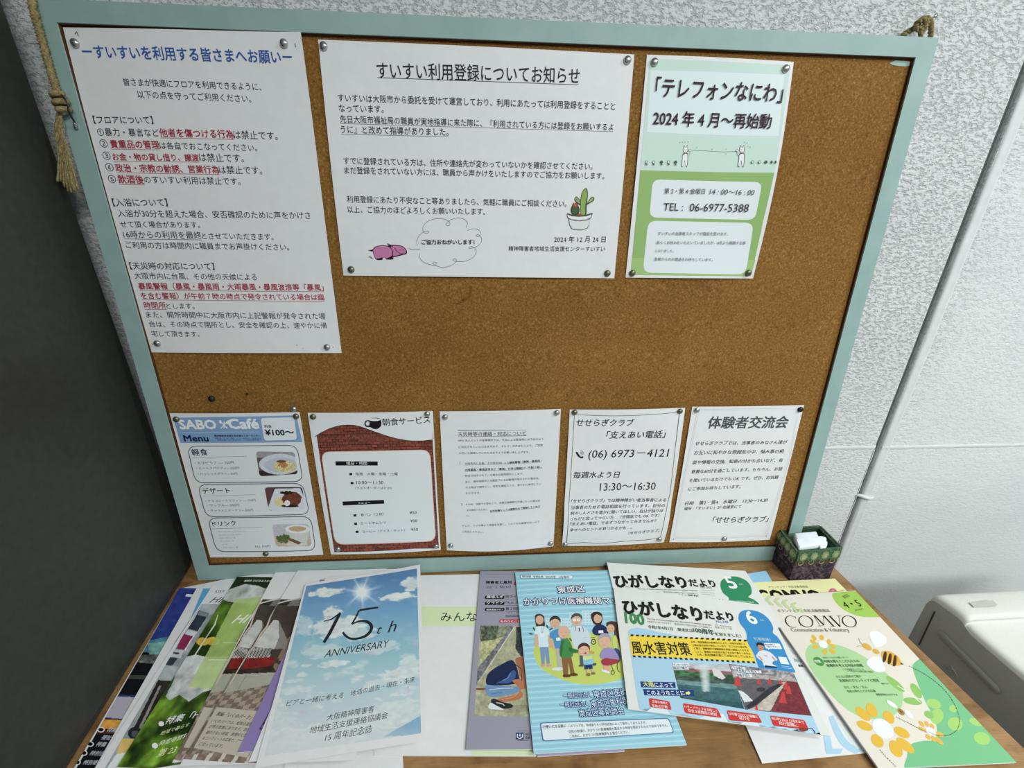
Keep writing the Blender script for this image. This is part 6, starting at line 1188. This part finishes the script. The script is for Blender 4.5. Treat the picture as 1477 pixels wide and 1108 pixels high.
t14 = mag('june district newsletter with a yellow warning stripe headline', list(on_table([(885, 847.8), (1106, 873.5), (1199.6, 1062.4), (906, 1023)], .0165)), .0022, mat='news', name='newspaper', cat='newspaper', group='district newsletters', extra=lambda u, v: 0.0015 * np.sin(np.pi * np.clip(u, 0, 1)) * (1 - v) ** 2)
t14.z = (860, 800, 3.597); LB = '#a5cde4'
t14.pg([(165, 398), (182, 384), (215, 380), (262, 388), (330, 404), (480, 432), (640, 446), (790, 452), (840, 575), (1025, 612), (1165, 938), (1230, 944), (1222, 950), (225, 806), (205, 700), (180, 520)], LB)
for a, b_, c_ in ((262, 320, 385), (540, 600, 690), (760, 790, 860)): t14.pg([(a, 832 + (a - 262) * .17), (b_, 775 + (a - 262) * .17), (c_ - 30, 780 + (a - 262) * .17), (c_, 842 + (a - 262) * .17)], '#d5e4ec')
t14.z = (870, 805, 5.68)
t14.t('ひがしなり', 172, 452, 826, 520, BKN, b=.055, sy=1.08, res=2); t14.t('だより', 843, 497, 1078, 520, BKN, b=.05, sy=1.08, res=2); t14.t('No.349', 930, 532, 1030, 538, '#4a7ab4')
t14.t('100', 186, 532, 340, 552, '#2f8a4a', b=.05, sy=1.15); t14.el(255, 520, 17, 22, '#dfe8dc', n=12); t14.el(255, 520, 11, 15, '#2f8a4a', n=12); t14.el(312, 528, 13, 17, '#dfe8dc', n=12); t14.ln([(198, 458), (292, 474)], 6, '#55534e')
t14.t('The City of Osaka publishes this information in multiple languages.', 360, 508, 895, 560, '#4a4a48'); t14.t('多言語でもご覧いただけます', 362, 528, 558, 545, '#4a4a48'); t14.t('東成区役所の情報をお届けする広報紙です', 585, 548, 895, 580, '#6a6a66')
t14.t('編集：東成区役所総務課', 920, 556, 1055, 572, '#77776f'); t14.t('電話 ６９７７局', 920, 576, 1058, 592, '#77776f')
t14.t('令和7年4月1日　東成区は', 370, 578, 740, 612, '#2e4a3c', b=.012); t14.t('100周年', 744, 612, 915, 636, '#2e5a44', b=.035, sy=1.05); t14.t('を迎えました！', 922, 638, 1135, 655, '#2e4a3c', b=.012)
YW_ = '#f2cf17'
t14.pg([(212, 632), (1188, 678), (1252, 858), (232, 798)], YW_)
def stripes(x0, y0, x1, y1, n, h, sl):
    for i in range(n):
        a = i / n; b_ = (i + .52) / n; xa, xb = x0 + (x1 - x0) * a, x0 + (x1 - x0) * b_; ya, yb_ = y0 + (y1 - y0) * a, y0 + (y1 - y0) * b_; t14.layer -= 1 if i else 0
        t14.pg([(xa, ya), (xb, yb_), (xb - sl, yb_ + h), (xa - sl, ya + h)], '#1f1b14')
stripes(228, 626, 1200, 672, 22, 15, 6); stripes(240, 798, 1262, 850, 24, 16, -6)
t14.t('風水害対策', 246, 788, 732, 802, '#1d1a14', b=.018, sy=1.22, res=2)
for i, tt in enumerate(('近年、地球温暖化の影響などにより、大雨や台風によ', 'る風水害が各地で発生しています。日ごろから浸水等', 'に備え、避難場所や避難経路を家族で確認しておきま', 'しょう。東成区では区民の皆さまの命と暮らしを守る', 'ため、防災訓練を通じてお知らせしています。')): t14.t(tt, 722 + i * 12, 698 + i * 26, 1165 + i * 15, 714 + i * 27, '#5a4a10', b=.012)
# blue badge with the six and a man in a white shirt
t14.z = (1020, 870, 10.07)
t14.sm([(455, 220), (470, 150), (520, 112), (600, 102), (690, 112), (780, 145), (870, 210), (930, 290), (960, 370), (955, 435), (1020, 490), (1080, 580), (1140, 720), (1200, 850), (1275, 990), (1262, 1012), (1180, 1012), (1000, 1000), (800, 990), (750, 940), (720, 860), (680, 740), (620, 640), (582, 560), (572, 450), (545, 385), (500, 330), (470, 280)], '#2b8cc9')
t14.t('6', 622, 302, 748, 306, '#f4f8fa', b=.03, sy=1.0, res=3); t14.t('月号', 770, 262, 826, 266, '#d5e8f4', b=.01); t14.t('対策機運かな？'.replace('かな？', '！'), 690, 545, 930, 560, '#c9e2f2')
t14.sm([(715, 760), (760, 700), (830, 690), (920, 720), (1000, 800), (1018, 830), (960, 850), (950, 890), (1010, 925), (840, 920), (800, 850), (730, 800)], '#d9dde4'); t14.el(778, 640, 44, 58, '#c08a6c', 10); t14.sm([(712, 600), (730, 575), (780, 575), (820, 600), (822, 625), (770, 612), (735, 615), (728, 640)], '#2a2422'); t14.ln([(745, 770), (800, 830)], 18, '#c9987c'); t14.ln([(940, 780), (990, 835)], 20, '#c9987c'); t14.pg([(838, 905), (1010, 925), (1016, 948), (838, 936)], '#1b2c50'); t14.ln([(760, 660), (790, 664)], 5, '#7a3a34'); t14.t('East', 835, 775, 880, 780, '#7a7c84')
t14.rr([(824, 580), (1052, 590), (1090, 672), (850, 662)], 22, '#e6ecf0'); t14.pg([(880, 655), (910, 660), (888, 684)], '#e6ecf0'); t14.t('防災の備えに', 845, 618, 995, 622, '#3c4450', b=.01); t14.t('ご協力ください！', 860, 648, 1050, 654, '#3c4450', b=.01)
t14.pg([(1028, 780), (1145, 790), (1195, 896), (1072, 886)], '#dfe8ee'); t14.ln([(1075, 915), (1225, 935)], 5, '#b0d4ea'); t14.ln([(1085, 940), (1245, 960)], 5, '#b0d4ea')
# photographs
t14.z = (860, 800, 3.597)
def flood(X, Y):
    n = fbm(X / 26, Y / 12, 4, 3); C = np.tile(hexa('#3f6a70'), (len(X), 1)) * (.75 + .45 * n)[:, None]
    def p(m, c, a=.4): C[m] = hexa(c) * (1 - a / 2 + a * n[m])[:, None]
    s = (X - 395) * .08; p(Y - s < 650, '#44584c', .9); p((Y - s < 625), '#3a6a44', 1.1); p((Y - s < 600), '#8a5a62', .5); p(Y - s < 585, '#b8bcc0', .3); p((Y - s > 650) & (Y - s < 672), '#6a8f8c'); p(Y - s > 740, '#2e565e', .3)
    m = inpoly(X, Y, [(600, 590), (640, 600), (670, 640), (655, 650), (610, 630)]); C[m] = hexa('#d5cfd0')
    g = np.clip(1 - ((X - 560 - (Y - 600) * .1) / (34 - (Y - 580) * .08)) ** 2, 0, 1) * ((Y > 572) & (Y < 712)); g = (g * (.75 + .3 * n))[:, None]; C = C * (1 - g) + hexa('#c9d6d8') * g; return C
t14.pic([(393, 566), (690, 572), (768, 803), (436, 745)], flood, .0009)
def street(X, Y):
    n = fbm(X / 14, Y / 10, 4, 6); C = np.tile(hexa('#66636a'), (len(X), 1)) * (.8 + .3 * n)[:, None]
    def p(pts, c, a=.25): m = inpoly(X, Y, pts); C[m] = hexa(c) * (1 - a / 2 + a * n[m])[:, None]
    p([(685, 566), (1020, 600), (1030, 640), (705, 610)], '#8f8c90', 1.2); p([(690, 610), (1030, 640), (1040, 665), (900, 650), (705, 640)], '#a9a39f', .5); p([(975, 655), (1045, 665), (1118, 840), (905, 812)], '#7a3038', .4); p([(905, 812), (955, 690), (985, 655), (1010, 660), (930, 812)], '#7a3a40', .3)
    p([(830, 790), (955, 665), (985, 660), (950, 720), (905, 812), (780, 808)], '#bdb4a8', .3); p([(735, 705), (762, 712), (815, 760), (768, 768)], '#d8dcdc', .1); p([(775, 790), (900, 690), (960, 668), (968, 674), (860, 760), (790, 805)], '#33343a', .3)
    m = ((X - 855) / 24) ** 2 + ((Y - 702) / 12) ** 2 < 1; C[m] = hexa('#3c3a40'); return C
t14.pic([(686, 568), (1022, 612), (1118, 838), (772, 805)], street, .0009)
for x, y, h in ((735, 680, 50), (845, 672, 26), (900, 672, 28), (955, 672, 22), (985, 700, 36), (1000, 722, 40), (970, 770, 56), (832, 806, 22)): t14.pg([(x - h * .12, y - h), (x + h * .1, y - h), (x + h * .28, y - 3), (x + h * .45, y + 4), (x - h * .42, y)], '#cc3a3c')
for q, l in (([(397, 563), (480, 563), (482, 580), (399, 580)], ('マンホールから', 400, 578, 478, 578)), ([(399, 583), (477, 584), (480, 600), (402, 600)], ('雨水が噴出', 404, 598, 474, 598)), ([(705, 580), (770, 585), (775, 600), (708, 596)], ('下水道の', 712, 595, 765, 598)), ([(720, 596), (855, 603), (858, 618), (724, 612)], ('排水能力を超えて', 726, 610, 850, 617)), ([(722, 615), (806, 622), (810, 638), (726, 632)], ('道路が冠水', 730, 631, 800, 636))):
    t14.pg(q, '#dde4ea'); t14.t(*l, c='#30405c', b=.015)
t14.pg([(228, 660), (410, 664), (412, 694), (234, 690)], '#1c4080'); t14.pg([(243, 699), (506, 704), (508, 736), (250, 732)], '#1c4080'); t14.t('大雨', 246, 687, 300, 688, '#f0e878', b=.02); t14.t('によって', 304, 689, 402, 691, '#eef2e0', b=.02); t14.t('このようなことに', 266, 730, 462, 732, '#eef2e0', b=.02); t14.pg([(464, 714), (476, 714), (476, 708), (489, 720), (476, 732), (476, 726), (464, 726)], '#f0e878')
for q, ls in (([(272, 745), (378, 762), (392, 808), (278, 792)], (('正確な情報と', 290, 770, 372, 780), ('早めの行動', 290, 793, 372, 802))), ([(448, 772), (628, 800), (652, 850), (460, 824)], (('ハザードマップを活用して', 458, 796, 630, 822), ('安全な避難路の確認', 478, 818, 628, 840))), ([(676, 808), (838, 830), (862, 876), (690, 862)], (('お年寄りなどの避難に', 688, 834, 842, 852), ('協力を', 742, 856, 798, 864))), ([(900, 836), (1080, 860), (1104, 912), (918, 890)], (('雨は約 30cm の浸水まで', 912, 858, 1080, 880), ('走行困難に', 950, 884, 1050, 898)))):
    t14.rr(q, 12, '#cf3230')
    for l in ls: t14.t(*l, c='#f6e4e0', b=.012)
t14.ln([(1075, 905), (1120, 905), (1135, 930)], 4, '#4a4a48', curve=2); t14.sm([(1052, 905), (1075, 898), (1100, 910), (1080, 920), (1056, 915)], '#8a3a2a')

finish_sheets()
